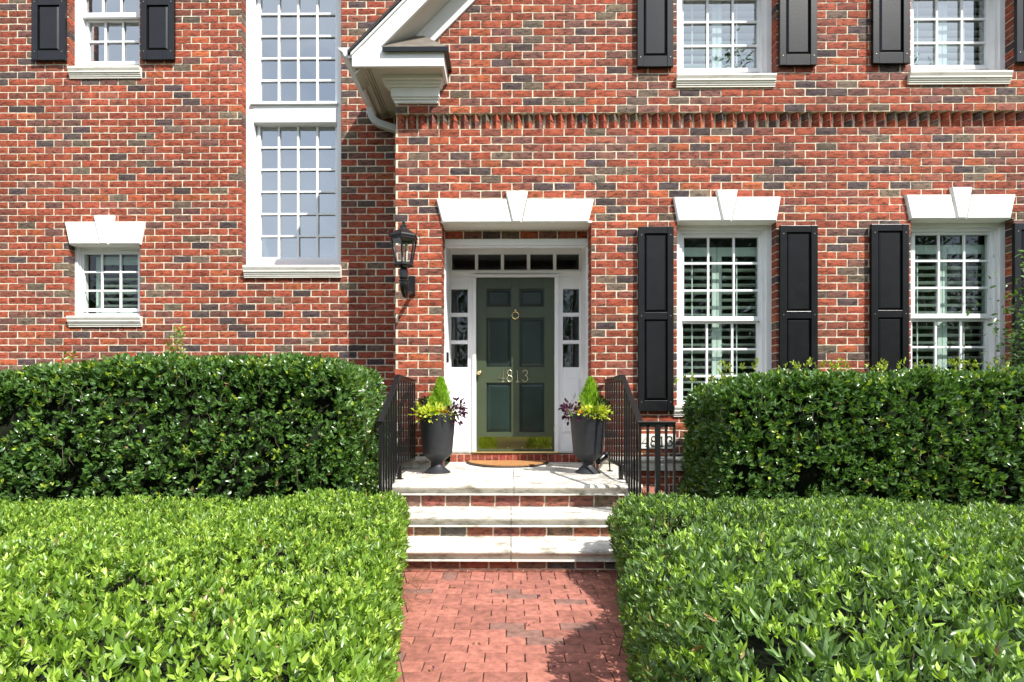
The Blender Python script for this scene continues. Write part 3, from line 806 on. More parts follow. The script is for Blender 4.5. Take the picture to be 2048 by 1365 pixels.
    digits(dr, '4813', x(995.5), x(1059), z(764), z(740.5), yd - .006, M_NUM, .0046)
    # brass sill, brick threshold
    t = MB(); t.box(x(945), x(1117), YD - .05, YD + .05, z(907) + .004, z(903)); t.build('door_sill', M_BRASS, house, bevel=.003)
    t = MB(); t.box(DX0, DX1, YD - .014, YD + .04, LZ - .02, LZ + .092); 
    xx = DX0 + .004; th = MB()
    th.add([(DX0, YD - .030, LZ - .02), (DX1, YD - .030, LZ - .02), (DX1, YD - .030, LZ + .088), (DX0, YD - .030, LZ + .088), (DX0, YD + .04, LZ + .088), (DX1, YD + .04, LZ + .088)], [(0, 1, 2, 3), (3, 2, 5, 4)], 1)
    while xx < DX1 - .03:
        cc = (.30 * random.uniform(.85, 1.15), .068 * random.uniform(.8, 1.2), .04)
        one_brick(th, xx, min(xx + .071, DX1), LZ - .01, LZ + .086, lambda u, d, z: (u, YD - .036 + d, z), .04, .6, cc); xx += .0775
    th.build('threshold', [M_BRICK, M_MORTAR], house)
    # door bell on the left jamb
    bl = MB(); yb = 6.0; bl.box(DX0, DX0 + .02, yb, yb + .05, Z(890, 725, yb), Z(890, 705, yb)); bl.build('door_bell', M_BLACK, house, bevel=.003)

DIG = {
 '4': [[(.68, 0), (.68, 1.0), (.02, .30), (.95, .30)], [(.50, 0), (.86, 0)]],
 '8': [[(.5 + .30 * math.sin(a), .75 + .25 * math.cos(a)) for a in np.linspace(0, 2 * math.pi, 17)], [(.5 + .38 * math.sin(a), .26 + .26 * math.cos(a)) for a in np.linspace(0, 2 * math.pi, 17)]],
 '1': [[(.28, .84), (.5, 1.0), (.5, 0)], [(.28, 0), (.72, 0)]],
 '3': [[(.14, .80), (.22, .95), (.46, 1.0), (.72, .93), (.78, .76), (.66, .60), (.42, .54)], [(.42, .54), (.70, .48), (.84, .28), (.72, .08), (.44, 0), (.18, .05), (.08, .20)]],
}
def digits(parent, text, x0, x1, z0, z1, y, m, r, name='house_number'):
    n = len(text); cw = (x1 - x0) / n; h = z1 - z0
    for i, ch in enumerate(text):
        b = MB()
        for line in DIG[ch]:
            pts = [(x0 + (i + .06 + .88 * p[0]) * cw, y, z0 + p[1] * h) for p in line]
            b.tube(pts, r, 8, sx=.8)
        b.build(name, m, parent, smooth=True)
entry()

# water-table stone band along the wing, ends returning at the opening
def band():
    b = MB(); zt = Z(1310, 914, YW - .03); h = .135
    pr = [(YW + .06, zt), (YW - .03, zt), (YW - .045, zt - .012), (YW - .050, zt - .03), (YW - .042, zt - .048), (YW - .026, zt - .055), (YW - .026, zt - h), (YW + .06, zt - h)]
    b.prism(pr, WX0 - .03, X(861, YW), 'x'); b.prism(pr, X(1197, YW), 6.5, 'x')
    b.build('stone_band', M_STEP, house)
band()
def plaque():
    Yp = YW - .012
    b = MB(); x0, x1 = X(1279, Yp), X(1352, Yp); z1, z0 = Z(1315, 868.5, Yp), Z(1315, 898, Yp)
    b.box(x0, x1, Yp, YW + .03, z0, z1)
    p = b.build('address_plaque', M_STONE, None, bevel=.004); tag(p, 'white stone address plaque with black house number, seen through the right railing', 'sign')
    digits(p, '4813', x0 + .02, x1 - .02, z0 + .025, z1 - .022, Yp - .001, M_IRON, .006, 'numeral')
plaque()

# ------------------------------------------------------------------ steps
def steps():
    root = empty('entry_steps', (0, 4.2, GZ)); tag(root, 'three cream stone steps with brick risers leading up to the front door landing', 'steps')
    lips = [4.47, 4.15, 3.82]; tops = [LZ, .468, .305]; W = [(-1.03, 1.03), (-1.02, 1.02), (-1.02, 1.02)]
    bot = [tops[1], tops[2], GZ]
    for k in range(3):
        yl, zt = lips[k], tops[k]; yback = YD + .0 if k == 0 else lips[k - 1] + .10
        b = MB()
        th = .087
        pr = [(yl + .030, zt), (yl + .012, zt - .003), (yl + .003, zt - .012), (yl, zt - .022), (yl + .004, zt - .032), (yl + .014, zt - .039), (yl + .034, zt - .042), (yl + .037, zt - .050), (yl + .037, zt - .070), (yl + .030, zt - .076), (yl + .018, zt - .078), (yl + .018, zt - th), (yback, zt - th), (yback, zt)]
        cut = X(1028 if k == 0 else 1022, yl)
        if k == 0:
            pr0 = pr[:-2] + [(YW + .0, zt - th), (YW + .0, zt)]
            b.prism(pr0, W[k][0], cut - .002, 'x'); b.prism(pr0, cut + .002, W[k][1], 'x')
            b.box(DX0, DX1, YW - .001, YD + .0, zt - th, zt - .0005)
        else:
            b.prism(pr, W[k][0], cut - .002, 'x'); b.prism(pr, cut + .002, W[k][1], 'x')
        b.build('tread', M_STEP, root, bevel=.002, smooth=True)
        r = MB(); yr = yl + .055
        zb, zt2 = bot[k] - .0, zt - th
        r.add([(W[k][0] + .03, yr + .008, zb), (W[k][1] - .03, yr + .008, zb), (W[k][1] - .03, yr + .008, zt2), (W[k][0] + .03, yr + .008, zt2)], [(0, 1, 2, 3)], 1)
        for sx in (W[k][0] + .03, W[k][1] - .03):
            r.add([(sx, yr + .008, GZ - .02), (sx, YW, GZ - .02), (sx, YW, zt2), (sx, yr + .008, zt2)], [(0, 1, 2, 3)], 1)
        hb = (zt2 - zb) - (.018 if k == 2 else 0); z0 = zb + (.018 if k == 2 else 0)
        x = W[k][0] + .03 + random.uniform(-.15, -.05); pit = .195
        while x < W[k][1] - .03:
            a, c = max(x, W[k][0] + .03), min(x + pit, W[k][1] - .03)
            if c - a > .03:
                cc = random.choice([(.23, .098, .070), (.27, .092, .060), (.20, .10, .078), (.105, .088, .082), (.19, .118, .092), (.25, .09, .064), (.25, .10, .07)])
                cc = tuple(v * random.uniform(.85, 1.1) for v in cc)
                one_brick(r, a + .006, c - .006, z0 + .006, z0 + hb - .008, lambda u, d, z: (u, yr + d, z), .05, 1.4, cc)
            x += pit
        if k == 2:
            x = W[k][0]
            while x < W[k][1] - .1:
                w_ = random.uniform(.10, .20); one_brick(r, x + .004, x + w_ - .004, GZ - .01, GZ + .015, lambda u, d, z: (u, yr - .002 + d, z), .05, 1, (.26, .10, .07)); x += w_
        # side faces (brick) of the landing
        if k == 0:
            for s_, sx in ((1, W[0][0] + .03), (-1, W[0][1] - .03)):
                brick_wall(r, yr + .01, YW - .06, GZ - .02, zt2, (lambda u, d, z, sx=sx, s_=s_: (sx + s_ * (d - .012), u, z)), [], phase=.03, zref=zt2, depth=.05)
        rr = r.build('riser', [M_BRICK, M_MORTAR], root)
    # brick cheek at the right, rounded top
    b = MB(); x0, x1 = 1.06, 1.20
    for i in range(5):
        a = 4.35 + i * .11
        b.prism([(a, GZ), (a + .102, GZ), (a + .102, .60), (a + .01, .575)], x0, x1, 'x', 0, (.25, .10, .07))
    b.build('cheek_wall', M_BRICK, root, bevel=.008)
steps()

# ------------------------------------------------------------------ path and ground
def ground():
    n = 2
    b = MB(); b.add([(-150, -150, GZ - .03), (150, -150, GZ - .03), (150, 150, GZ - .03), (-150, 150, GZ - .03)], [(0, 1, 2, 3)])
    g = b.build('ground', M_GRASS); tag(g, kind='structure')
    b = MB(); b.add([(-7, .3, GZ - .012), (7, .3, GZ - .012), (7, YL + .2, GZ - .012), (-7, YL + .2, GZ - .012)], [(0, 1, 2, 3)])
    g = b.build('planting_bed', M_SOIL); tag(g, kind='structure')
    b = MB(); b.add([(-40, -9, GZ - .02), (40, -9, GZ - .02), (40, -2.05, GZ - .02), (-40, -2.05, GZ - .02)], [(0, 1, 2, 3)])
    g = b.build('added_dark_drive', mat('added_dark_asphalt', (.05, .05, .052), .9, .3, noise=(30, .3))); tag(g, kind='structure')  # unseen, added so the brass kick plate mirrors something dark
    b = MB(); px_, py_ = .1785, .0925; y = 3.872; row = 0; hw = 1.0
    b.add([(-hw, -2, GZ - .007), (hw, -2, GZ - .007), (hw, 3.9, GZ - .007), (-hw, 3.9, GZ - .007)], [(0, 1, 2, 3)], 1)
    def paver(x0, x1, y0, y1):
        g = .0022; c = tuple(v * gg for v in (.34, .132, .096)) if (gg := random.uniform(.80, 1.12)) else 0
        if random.random() < .09: c = (.22, .115, .09)
        t = [GZ + random.uniform(-.0016, .0016) for _ in range(4)]
        x0 += g; x1 -= g; y0 += g; y1 -= g; j = lambda: random.uniform(-.0012, .0012)
        e = .003
        V = [(x0 + j(), y0 + j(), t[0] - e), (x1 + j(), y0 + j(), t[1] - e), (x1 + j(), y1 + j(), t[2] - e), (x0 + j(), y1 + j(), t[3] - e)]
        U = [(x0 + e, y0 + e, t[0]), (x1 - e, y0 + e, t[1]), (x1 - e, y1 - e, t[2]), (x0 + e, y1 - e, t[3])]
        L = [(v[0], v[1], GZ - .05) for v in V]
        b.add(V + U + L, [(4, 5, 6, 7), (0, 1, 5, 4), (1, 2, 6, 5), (2, 3, 7, 6), (3, 0, 4, 7), (8, 9, 1, 0), (9, 10, 2, 1), (10, 11, 3, 2), (11, 8, 0, 3)], 0, c)
    # header course against the step
    x = -hw
    while x < hw: paver(x, x + .0925, y - .17, y); x += .0925
    y -= .17
    while y > -1.9:
        x = -hw - (px_ / 2 if row % 2 else 0) + random.uniform(-.006, .006)
        while x < hw:
            paver(x, x + px_, y - py_, y); x += px_
        y -= py_; row += 1
    g = b.build('path', [M_PAVER, M_SOIL]); tag(g, kind='structure')
ground()

# ------------------------------------------------------------------ railings
def railing(s, label):
    xr = s * .925
    root = empty('hand_railing', (xr, 4.8, LZ)); tag(root, label, 'railing', 'black iron railings of the entry steps')
    zt = 1.515; ya, yc, yl = YW - .03, 4.74, 4.10; zl = 1.145
    b = MB()
    def bar(p, q, w_, h_):
        p, q = Vector(p), Vector(q); d = (q - p).normalized(); side = d.cross(Vector((0, 0, 1)));
        side = side.normalized(); up = side.cross(d)
        A = [p + side * w_ * a + up * h_ * c for a, c in ((-.5, -.5), (.5, -.5), (.5, .5), (-.5, .5))]
        B = [q + side * w_ * a + up * h_ * c for a, c in ((-.5, -.5), (.5, -.5), (.5, .5), (-.5, .5))]
        b.loft(A, B)
    bar((xr, ya, zt - .02), (xr, yc, zt - .02), .016, .03); bar((xr, ya, zt), (xr, yc - .012, zt), .042, .014)
    bar((xr, yc, zt - .02), (xr, yl, zl - .02), .016, .03); bar((xr, yc + .005, zt), (xr, yl - .01, zl), .042, .014)
    xo = s * 1.175
    if s > 0: bar((xr - s * .021, yl, zl - .001), (xo, yl, zl - .001), .042, .014); (s > 0) and bar((xr, yl, zl - .02), (xo, yl, zl - .02), .016, .03)
    b.build('hand_rail', M_IRON, root, bevel=.003)
    b = MB()
    zb = .765; sl = (zt - zl) / (yc - yl)
    bar((xr, ya, zb), (xr, yc, zb), .014, .028); bar((xr, yc, zb), (xr, yl, zb - sl * (yc - yl)), .014, .028)
    if s > 0: bar((xr, yl, zb - sl * (yc - yl) + .0), (xo, yl, zb - sl * (yc - yl)), .014, .028)
    b.build('bottom_rail', M_IRON, root, bevel=.002)
    n1 = 8
    for i in range(n1):
        y = yc + .03 + (ya - yc - .05) * i / (n1 - 1)
        b = MB(); b.box(xr - .0075, xr + .0075, y - .0075, y + .0075, zb, zt - .02); b.build('baluster', M_IRON, root)
    n2 = 7
    for i in range(n2):
        y = yl + (yc - yl) * (i + .12) / n2; dz = sl * (yc - y)
        b = MB(); b.box(xr - .0075, xr + .0075, y - .0075, y + .0075, zb - dz, zt - .02 - dz); b.build('baluster', M_IRON, root)
    for i, (f, r_) in enumerate(((.0, .008), (.22, .008), (.50, .017), (.74, .008), (.97, .008)) if s > 0 else ((0, .012),)):
        x = xr + (xo - xr) * f
        b = MB(); b.box(x - r_, x + r_, yl - r_, yl + r_, GZ if i == 2 else zb - sl * (yc - yl), zl - .02); b.build('post' if i == 2 else 'baluster', M_IRON, root)
    b = MB(); b.box(xr - .017, xr + .017, yc + .05, yc + .084, LZ, zb); b.box(xr - .03, xr + .03, yc + .037, yc + .097, LZ, LZ + .006); b.build('post', M_IRON, root)
    b = MB(); b.box(xr - .017, xr + .017, yl + .02, yl + .054, .46, zb - .35); b.build('post', M_IRON, root)
railing(-1, 'black iron railing on the left side of the entry steps'); railing(1, 'black iron railing on the right side of the entry steps')

# ------------------------------------------------------------------ wall lantern
def lantern():
    Yl = 5.17; xc = X(807.5, Yl); z = lambda p: Z(807, p, Yl)
    root = empty('wall_lantern', (xc, YW, z(570))); tag(root, 'black six-sided wall lantern beside the front door', 'lantern')
    s60 = math.pi / 6
    zt, zb = z(480), z(529); rt, rb = .118, .077
    b = MB()
    for k in range(6):
        a = k * math.pi / 3 + s60
        p = (xc + rt * math.cos(a), Yl + rt * math.sin(a), zt); q = (xc + rb * math.cos(a), Yl + rb * math.sin(a), zb)
        b.tube([q, p], .0078, 6)
    ring = lambda r, zz_, t: b.tube([(xc + r * math.cos(k * math.pi / 3 + s60), Yl + r * math.sin(k * math.pi / 3 + s60), zz_) for k in range(6)], t, 6, close=True)
    ring(rt, zt, .009); ring(rt + .008, zt + .018, .008); ring(rb, zb, .009); ring(rb + .012, zb - .012, .007)
    b.build('lantern_cage', M_IRON, root)
    g = MB()
    for k in range(6):
        a, c = k * math.pi / 3 + s60, (k + 1) * math.pi / 3 + s60; rr, rq = rt - .004, rb - .004
        g.add([(xc + rq * math.cos(a), Yl + rq * math.sin(a), zb), (xc + rq * math.cos(c), Yl + rq * math.sin(c), zb), (xc + rr * math.cos(c), Yl + rr * math.sin(c), zt), (xc + rr * math.cos(a), Yl + rr * math.sin(a), zt)], [(0, 1, 2, 3)])
    g.build('lantern_glass', M_GLASS3, root)
    b = MB(); b.lathe([(rt + .018, 0), (rt + .016, .012), (.040, z(459) - zt - .02), (.028, z(456) - zt - .02), (.030, z(454) - zt - .012), (.010, z(452) - zt)], (xc, Yl, zt + .02), 6, rot=s60)
    b.lathe([(.010, 0), (.016, .008), (.012, .016), (.017, .030), (.012, .044), (.006, .058), (.001, .070)], (xc, Yl, z(453)), 10)
    b.build('lantern_roof', M_IRON, root)
    b = MB()
    for k in range(6):
        a = k * math.pi / 3 + s60; ca, sa = math.cos(a), math.sin(a); z0 = zt + .022
        pts = [(rt + .01, 0), (rt + .032, .012), (rt + .030, .028), (rt + .026, .038), (rt + .034, .052), (rt + .045, .056)]
        b.tube([(xc + r * ca, Yl + r * sa, z0 + h) for r, h in pts], [.005, .005, .0045, .004, .0035, .002], 6)
    b.build('scroll', M_IRON, root)
    b = MB(); b.lathe([(.028, z(537) - zb), (.05, z(533) - zb), (rb + .008, -.014), (rb + .012, -.004), (rb, .004)], (xc, Yl, zb), 6, rot=s60)
    b.lathe([(.030, z(561) - z(537)), (.043, z(556) - z(537)), (.043, z(541) - z(537)), (.030, 0)], (xc, Yl, z(537)), 6, rot=s60)
    b.build('lantern_base', M_IRON, root)
    b = MB()
    pl0, pl1 = z(589), z(553)
    b.tube([(xc, Yl, z(561)), (xc, Yl, z(568)), (xc, Yl + .02, z(580)), (xc, Yl + .06, z(588)), (xc, Yl + .12, z(588)), (xc, Yl + .2, z(580)), (xc, Yl + .30, z(572)), (xc, YW - .02, z(570))], [.034, .040, .034, .026, .021, .018, .018, .02], 10)
    b.lathe([(.026, 0), (.044, .008), (.044, .016), (.03, .026)], (xc, Yl, z(565)), 16)
    b.build('lantern_arm', M_IRON, root, smooth=True)
    b = MB(); b.box(xc - .034, xc + .034, YW - .024, YW - .002, Z(807, 592, YW), Z(807, 553, YW)); b.build('back_plate', M_IRON, root, bevel=.006)
    c = MB()
    for k in range(3):
        a = k * 2.1; c.lathe([(.009, 0), (.009, .12), (.005, .125), (.009, .14), (.011, .16), (.006, .185), (.001, .20)], (xc + .028 * math.cos(a), Yl + .028 * math.sin(a), zb - .005), 8)
    c.build('bulb_holder', mat('candle_sleeve', (.55, .5, .4), .5), root, smooth=True)
lantern()

# ------------------------------------------------------------------ foliage
def leaf_arrays(P, A, L, Wd, C, fold=.25, curl=.15, roll=None):
    """P base points, A unit direction of the blade, L length, Wd width, C colour -> mesh arrays"""
    n = len(P)
    rv = RNG.normal(size=(n, 3)) if roll is None else roll
    S = np.cross(A, rv); S /= np.linalg.norm(S, axis=1, keepdims=True) + 1e-9
    N = np.cross(S, A)
    l = L[:, None]; wd = Wd[:, None]
    pt = lambda a, s, h: P + A * l * a + S * wd * s + N * l * h
    f = fold
    V = np.stack([pt(0, 0, 0), pt(.30, .42, .05 + f * .12), pt(.68, .38, .02 - curl * .35 + f * .12), pt(1, 0, -curl), pt(.68, -.38, .02 - curl * .35 + f * .12), pt(.30, -.42, .05 + f * .12), pt(.32, 0, .04 - f * .06), pt(.68, 0, -curl * .35 - f * .04)], 1)
    base = (np.arange(n) * 8)[:, None]
    tris = np.concatenate([base + np.array([0, 1, 6]), base + np.array([2, 3, 7]), base + np.array([3, 4, 7]), base + np.array([5, 0, 6])])
    quads = np.concatenate([base + np.array([1, 2, 7, 6]), base + np.array([6, 7, 4, 5])])
    Cv = np.repeat(C[:, None, :], 8, 1)
    return V.reshape(-1, 3), tris, quads, Cv.reshape(-1, 3)
def np_mesh(name, parts, mats, parent=None, smooth=True):
    """parts = list of (V, tris, quads, C, mat index)"""
    V = np.concatenate([p[0] for p in parts]); C = np.concatenate([p[3] for p in parts])
    loops = []; tot = []; mi = []; off = 0
    for p in parts:
        t, q = np.asarray(p[1]), np.asarray(p[2])
        if len(t): loops.append((t + off).ravel()); tot.append(np.full(len(t), 3)); mi.append(np.full(len(t), p[4]))
        if len(q): loops.append((q + off).ravel()); tot.append(np.full(len(q), 4)); mi.append(np.full(len(q), p[4]))
        off += len(p[0])
    loops = np.concatenate(loops); tot = np.concatenate(tot); mi = np.concatenate(mi)
    me = bpy.data.meshes.new(name); me.vertices.add(len(V)); me.vertices.foreach_set('co', V.astype(np.float32).ravel())
    me.loops.add(len(loops)); me.loops.foreach_set('vertex_index', loops.astype(np.int32))
    me.polygons.add(len(tot)); me.polygons.foreach_set('loop_start', (np.cumsum(tot) - tot).astype(np.int32))
    me.polygons.foreach_set('material_index', mi.astype(np.int32))
    if smooth: me.polygons.foreach_set('use_smooth', np.ones(len(tot), bool))
    for m in mats: me.materials.append(m)
    ca = me.attributes.new('Col', 'FLOAT_COLOR', 'POINT'); a = np.ones((len(V), 4), np.float32); a[:, :3] = C; ca.data.foreach_set('color', a.ravel())
    me.update(calc_edges=True); me.validate()
    o = bpy.data.objects.new(name, me); COL.objects.link(o)
    if parent is not None:
        o.parent = parent; o.location = -Vector(parent.location)
    return o
def mb_part(b, mi):
    t = [f for f in b.f if len(f) == 3]; q = [f for f in b.f if len(f) == 4]
    for f in b.f:
        if len(f) > 4:
            for i in range(1, len(f) - 1): t.append((f[0], f[i], f[i + 1]))
    return (np.array(b.v, float), np.array(t, int).reshape(-1, 3), np.array(q, int).reshape(-1, 4), np.array(b.c, float), mi)
def unit(a): return a / (np.linalg.norm(a, axis=1, keepdims=True) + 1e-9)
def lump(P, s, seed):
    r = np.random.default_rng(seed); o = np.zeros(len(P))
    for k in range(6):
        d = r.normal(size=3); d /= np.linalg.norm(d); o += np.sin(P @ d * s * r.uniform(.6, 1.7) + r.uniform(0, 6.28))
    return o / 6
def hedge_surface(n, lo, hi, r, warp=None, zpow=None, faces=None):
    """random points on a rounded box with normals. faces weights: top, front, back, left, right"""
    lo, hi = np.array(lo, float), np.array(hi, float); d = hi - lo
    areas = np.array([d[0] * d[1], d[0] * d[2], d[0] * d[2], d[1] * d[2], d[1] * d[2]]) * np.array(faces)
    k = RNG.choice(5, n, p=areas / areas.sum()); P = lo + RNG.random((n, 3)) * d
    P[k == 0, 2] = hi[2]; P[k == 1, 1] = lo[1]; P[k == 2, 1] = hi[1]; P[k == 3, 0] = lo[0]; P[k == 4, 0] = hi[0]
    ilo, ihi = lo + r, hi - r; ilo[2] = lo[2] - 1
    Q = np.clip(P, ilo, ihi); D = unit(P - Q)
    return Q + D * r, D
def hedge(name, label, lo, hi, r, nshoot, leaves, ll, lw, cols, m, faces, seed, up=.6, amp=.04, spread=(25, 70), depth=.10, warp=None, tips=None, group=None, lmpf=2.2, gap=None, newp=.10):
    P, N = hedge_surface(nshoot, lo, hi, r, faces=faces)
    l = lump(P, lmpf * 3, seed); l2 = lump(P, lmpf * 9, seed + 1)
    P = P + N * (amp * l + amp * .5 * l2)[:, None]
    dep = RNG.random(len(P)) ** 1.6 * depth
    P = P - N * dep[:, None]
    if warp: P = warp(P)
    if gap is not None:
        keep = lump(P, 13, seed + 5) + .8 * lump(P, 23, seed + 6) > gap; keep |= N[:, 2] > .8; P, N, dep = P[keep], N[keep], dep[keep]
    A = unit(N * (1 - up) + np.array([0, 0, up]) + RNG.normal(size=P.shape) * .28)
    # leaves around every shoot
    n = len(P) * leaves; Pi = np.repeat(P, leaves, 0); Ai = np.repeat(A, leaves, 0); di = np.repeat(dep, leaves)
    rnd = RNG.normal(size=(n, 3)); S = unit(np.cross(Ai, rnd)); ang = np.radians(RNG.uniform(spread[0], spread[1], n))[:, None]
    D = unit(Ai * np.cos(ang) + S * np.sin(ang))
    Pi = Pi - Ai * (RNG.random(n) * ll * .7)[:, None]
    L = ll * RNG.uniform(.65, 1.25, n); W_ = L * lw * RNG.uniform(.85, 1.15, n)
    t = RNG.random(n); sh = np.repeat(RNG.random(len(P)), leaves)
    c0, c1, c2 = [np.array(c) for c in cols]
    mixv = np.clip(.55 * sh + .45 * t, 0, 1)[:, None]
    C = c0 * (1 - mixv) + c1 * mixv
    new = (np.repeat(RNG.random(len(P)) < newp + newp * np.clip(N[:, 2], 0, 1), leaves) & (di < .04)); C[new] = c2 * RNG.uniform(.75, 1.15, (new.sum(), 1))
    L[new] *= .72; W_[new] *= .8
    C *= RNG.uniform(.8, 1.2, (n, 1))
    dead = RNG.random(n) < .006; C[dead] = np.array([.28, .18, .07])
    roll = -unit(Ai) + RNG.normal(size=(n, 3)) * .35
    # blade faces up/outwards: width axis perpendicular to shoot axis
    parts = [(*leaf_arrays(Pi, D, L, W_, C, roll=roll), 0)]
    # core: near-black box standing in for the shade between the leaves
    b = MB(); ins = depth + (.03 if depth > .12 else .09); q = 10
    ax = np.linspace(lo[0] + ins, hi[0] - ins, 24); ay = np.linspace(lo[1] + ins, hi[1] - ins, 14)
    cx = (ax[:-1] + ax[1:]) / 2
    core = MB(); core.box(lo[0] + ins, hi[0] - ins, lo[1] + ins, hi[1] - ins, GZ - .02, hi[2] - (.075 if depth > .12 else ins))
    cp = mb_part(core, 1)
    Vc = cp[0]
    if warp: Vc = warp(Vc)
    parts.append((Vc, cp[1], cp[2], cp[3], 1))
    # twigs poking through the leaf shell
    tw = MB(); rr = random.Random(seed)
    for i in range(int(nshoot / 60)):
        p = P[rr.randrange(len(P))]; nn = N[rr.randrange(len(N))]
        a = Vector(p) - Vector((rr.uniform(-.06, .06), rr.uniform(-.02, .06), .10 + rr.random() * .08)); 
        tw.tube([a, a.lerp(Vector(p), .5) + Vector((rr.uniform(-.012, .012),) * 3), Vector(p)], [.0032, .0024, .0012], 4)
    parts.append((*mb_part(tw, 2)[:4], 2))
    if tips: parts += tips
    o = np_mesh(name, parts, [m, M_CORE, M_WOOD]); tag(o, label, 'hedge', group); return o

GLO = ((.042, .098, .022), (.115, .225, .045), (.30, .40, .04))
BRI = ((.070, .140, .022), (.22, .37, .040), (.37, .52, .075))
BRR = ((.055, .105, .032), (.16, .28, .060), (.32, .48, .07))

def back_hedge_left():
    lo, hi = (-5.6, 4.15, GZ), (-1.12, 5.35, 1.635)
    def warp(P):
        P = P.copy(); x = P[:, 0]
        s = np.clip((P[:, 2] - GZ) / 1.5, 0, 1)
        P[:, 2] -= s * (.20 * np.clip((-2.7 - x) / 1.5, 0, 1) ** 1.6 + .09 * np.clip((x + 1.9) / .9, 0, 1) ** 2)
        P[:, 0] += -.03 * s * np.clip((x + 1.6) / .6, 0, 1)
        return P
    # long new sprouts standing above the top
    tw = MB(); rr = random.Random(3); PL = []; DL = []
    for (px, py, hh) in ((341, 672, .28), (352, 655, .36), (364, 650, .40), (128, 705, .14), (146, 700, .16), (56, 740, .12)):
        x = X(px, 4.9); p0 = Vector((x, 4.9, 1.55)); p1 = at(px + rr.uniform(-3, 3), py, 4.9)
        p1 = p0.lerp(p1, 1); tw.tube([p0, p0.lerp(p1, .5) + Vector((.012, 0, 0)), p1], [.003, .0024, .001], 5, col=(1, 1, 1))
        n = int(hh / .022)
        for i in range(n):
            t = .35 + .65 * i / n; PL.append(tuple(p0.lerp(p1, t))); a = i * 2.4
            DL.append((math.cos(a), math.sin(a), .6))
    PL = np.array(PL); DL = unit(np.array(DL)); n = len(PL)
    lv = leaf_arrays(PL, DL, np.full(n, .045), np.full(n, .026), np.tile([[.22, .30, .04]], (n, 1)))
    tips = [(*lv, 0), mb_part(tw, 2)]
    return hedge('hedge', 'dark glossy clipped hedge against the left brick wall', lo, hi, .20, 21000, 5, .044, .50, GLO, M_LEAFG, (1.5, 1, .3, .3, 1.5), 11, up=.38, amp=.05, depth=.14, warp=warp, tips=tips, gap=-.46)
back_hedge_left()
def back_hedge_right():
    lo, hi = (1.55, 4.30, GZ), (5.4, 5.30, 1.525)
    def warp(P):
        P = P.copy(); x = P[:, 0]; s = np.clip((P[:, 2] - GZ) / 1.4, 0, 1)
        P[:, 2] -= s * (.13 * np.clip((2.15 - x) / .6, 0, 1) ** 1.4)
        return P
    PT = []; rr = random.Random(8)
    for px in (1372, 1440, 1450, 1500, 1576, 1604, 1660, 1668, 1680, 1776, 1782, 1796, 1862, 1900, 1950, 1965, 2010):
        for q in range(5):
            PT.append((X(px + rr.uniform(-6, 6), 4.6), 4.45 + rr.random() * .4, 1.50 + rr.random() * .06 + .02 - (.09 if px < 1450 else 0)))
    P = np.array(PT); P = np.repeat(P, 7, 0); P[:, 2] += RNG.random(len(P)) * .05; D = unit(RNG.normal(size=P.shape) * .6 + np.array([0, 0, .9])); n = len(P)
    lv = leaf_arrays(P, D, RNG.uniform(.022, .038, n), np.full(n, .015), np.array([[.28, .36, .03]]) * RNG.uniform(.7, 1.2, (n, 1)))
    return hedge('hedge', 'dark glossy clipped hedge under the ground floor windows on the right', lo, hi, .18, 19000, 5, .044, .50, GLO, M_LEAFG, (1.5, 1, .3, 1.5,   .3), 23, up=.38, amp=.045, depth=.14, warp=warp, tips=[(*lv, 0)], gap=-.46)
back_hedge_right()
def front_warp(sgn):
    def warp(P):
        P = P.copy(); y = P[:, 1]; x = P[:, 0]
        s = np.clip((P[:, 2] - GZ) / .5, 0, 1)
        inner = np.exp(-np.abs(x - sgn * .75) / .5)
        P[:, 0] -= sgn * (.155 if sgn < 0 else .125) * np.clip(3.9 - y, 0, 2.6) * np.exp(-np.clip(np.abs(x) - .66, 0, 9) / .9)
        P[:, 0] += sgn * .10 * (1 - s) ** 1.3 * inner * np.clip((y - 1.6) / 1.5, 0, 1)
        if sgn > 0:  # a dip before the steps
            P[:, 2] -= s * .24 * np.exp(-((y - 2.95) / .26) ** 2) * inner
            P[:, 0] += .13 * np.exp(-((y - 2.95) / .26) ** 2) * inner
            P[:, 2] += s * .14 * np.clip((2.65 - y) / .6, 0, 1)
        P[:, 2] += s * .03 * np.sin(y * 2.1 + x) 
        return P
    return warp
hedge('hedge', 'low bright green hedge left of the brick path', (-4.3, .75, GZ), (-.68, 3.98, .655), .16, 25000, 7, .032, .37, BRI, M_LEAFB, (1, .5, .25, .2, 1.1), 31, up=.60, amp=.040, spread=(15, 75), depth=.10, warp=front_warp(-1), newp=.24)
hedge('hedge', 'low bright green hedge right of the brick path', (.635, .75, GZ), (4.3, 3.98, .655), .27, 22000, 7, .034, .34, BRR, M_LEAFB, (1, .5, .25, 1.1, .2), 47, up=.58, amp=.045, spread=(15, 75), depth=.11, warp=front_warp(1), newp=.20)

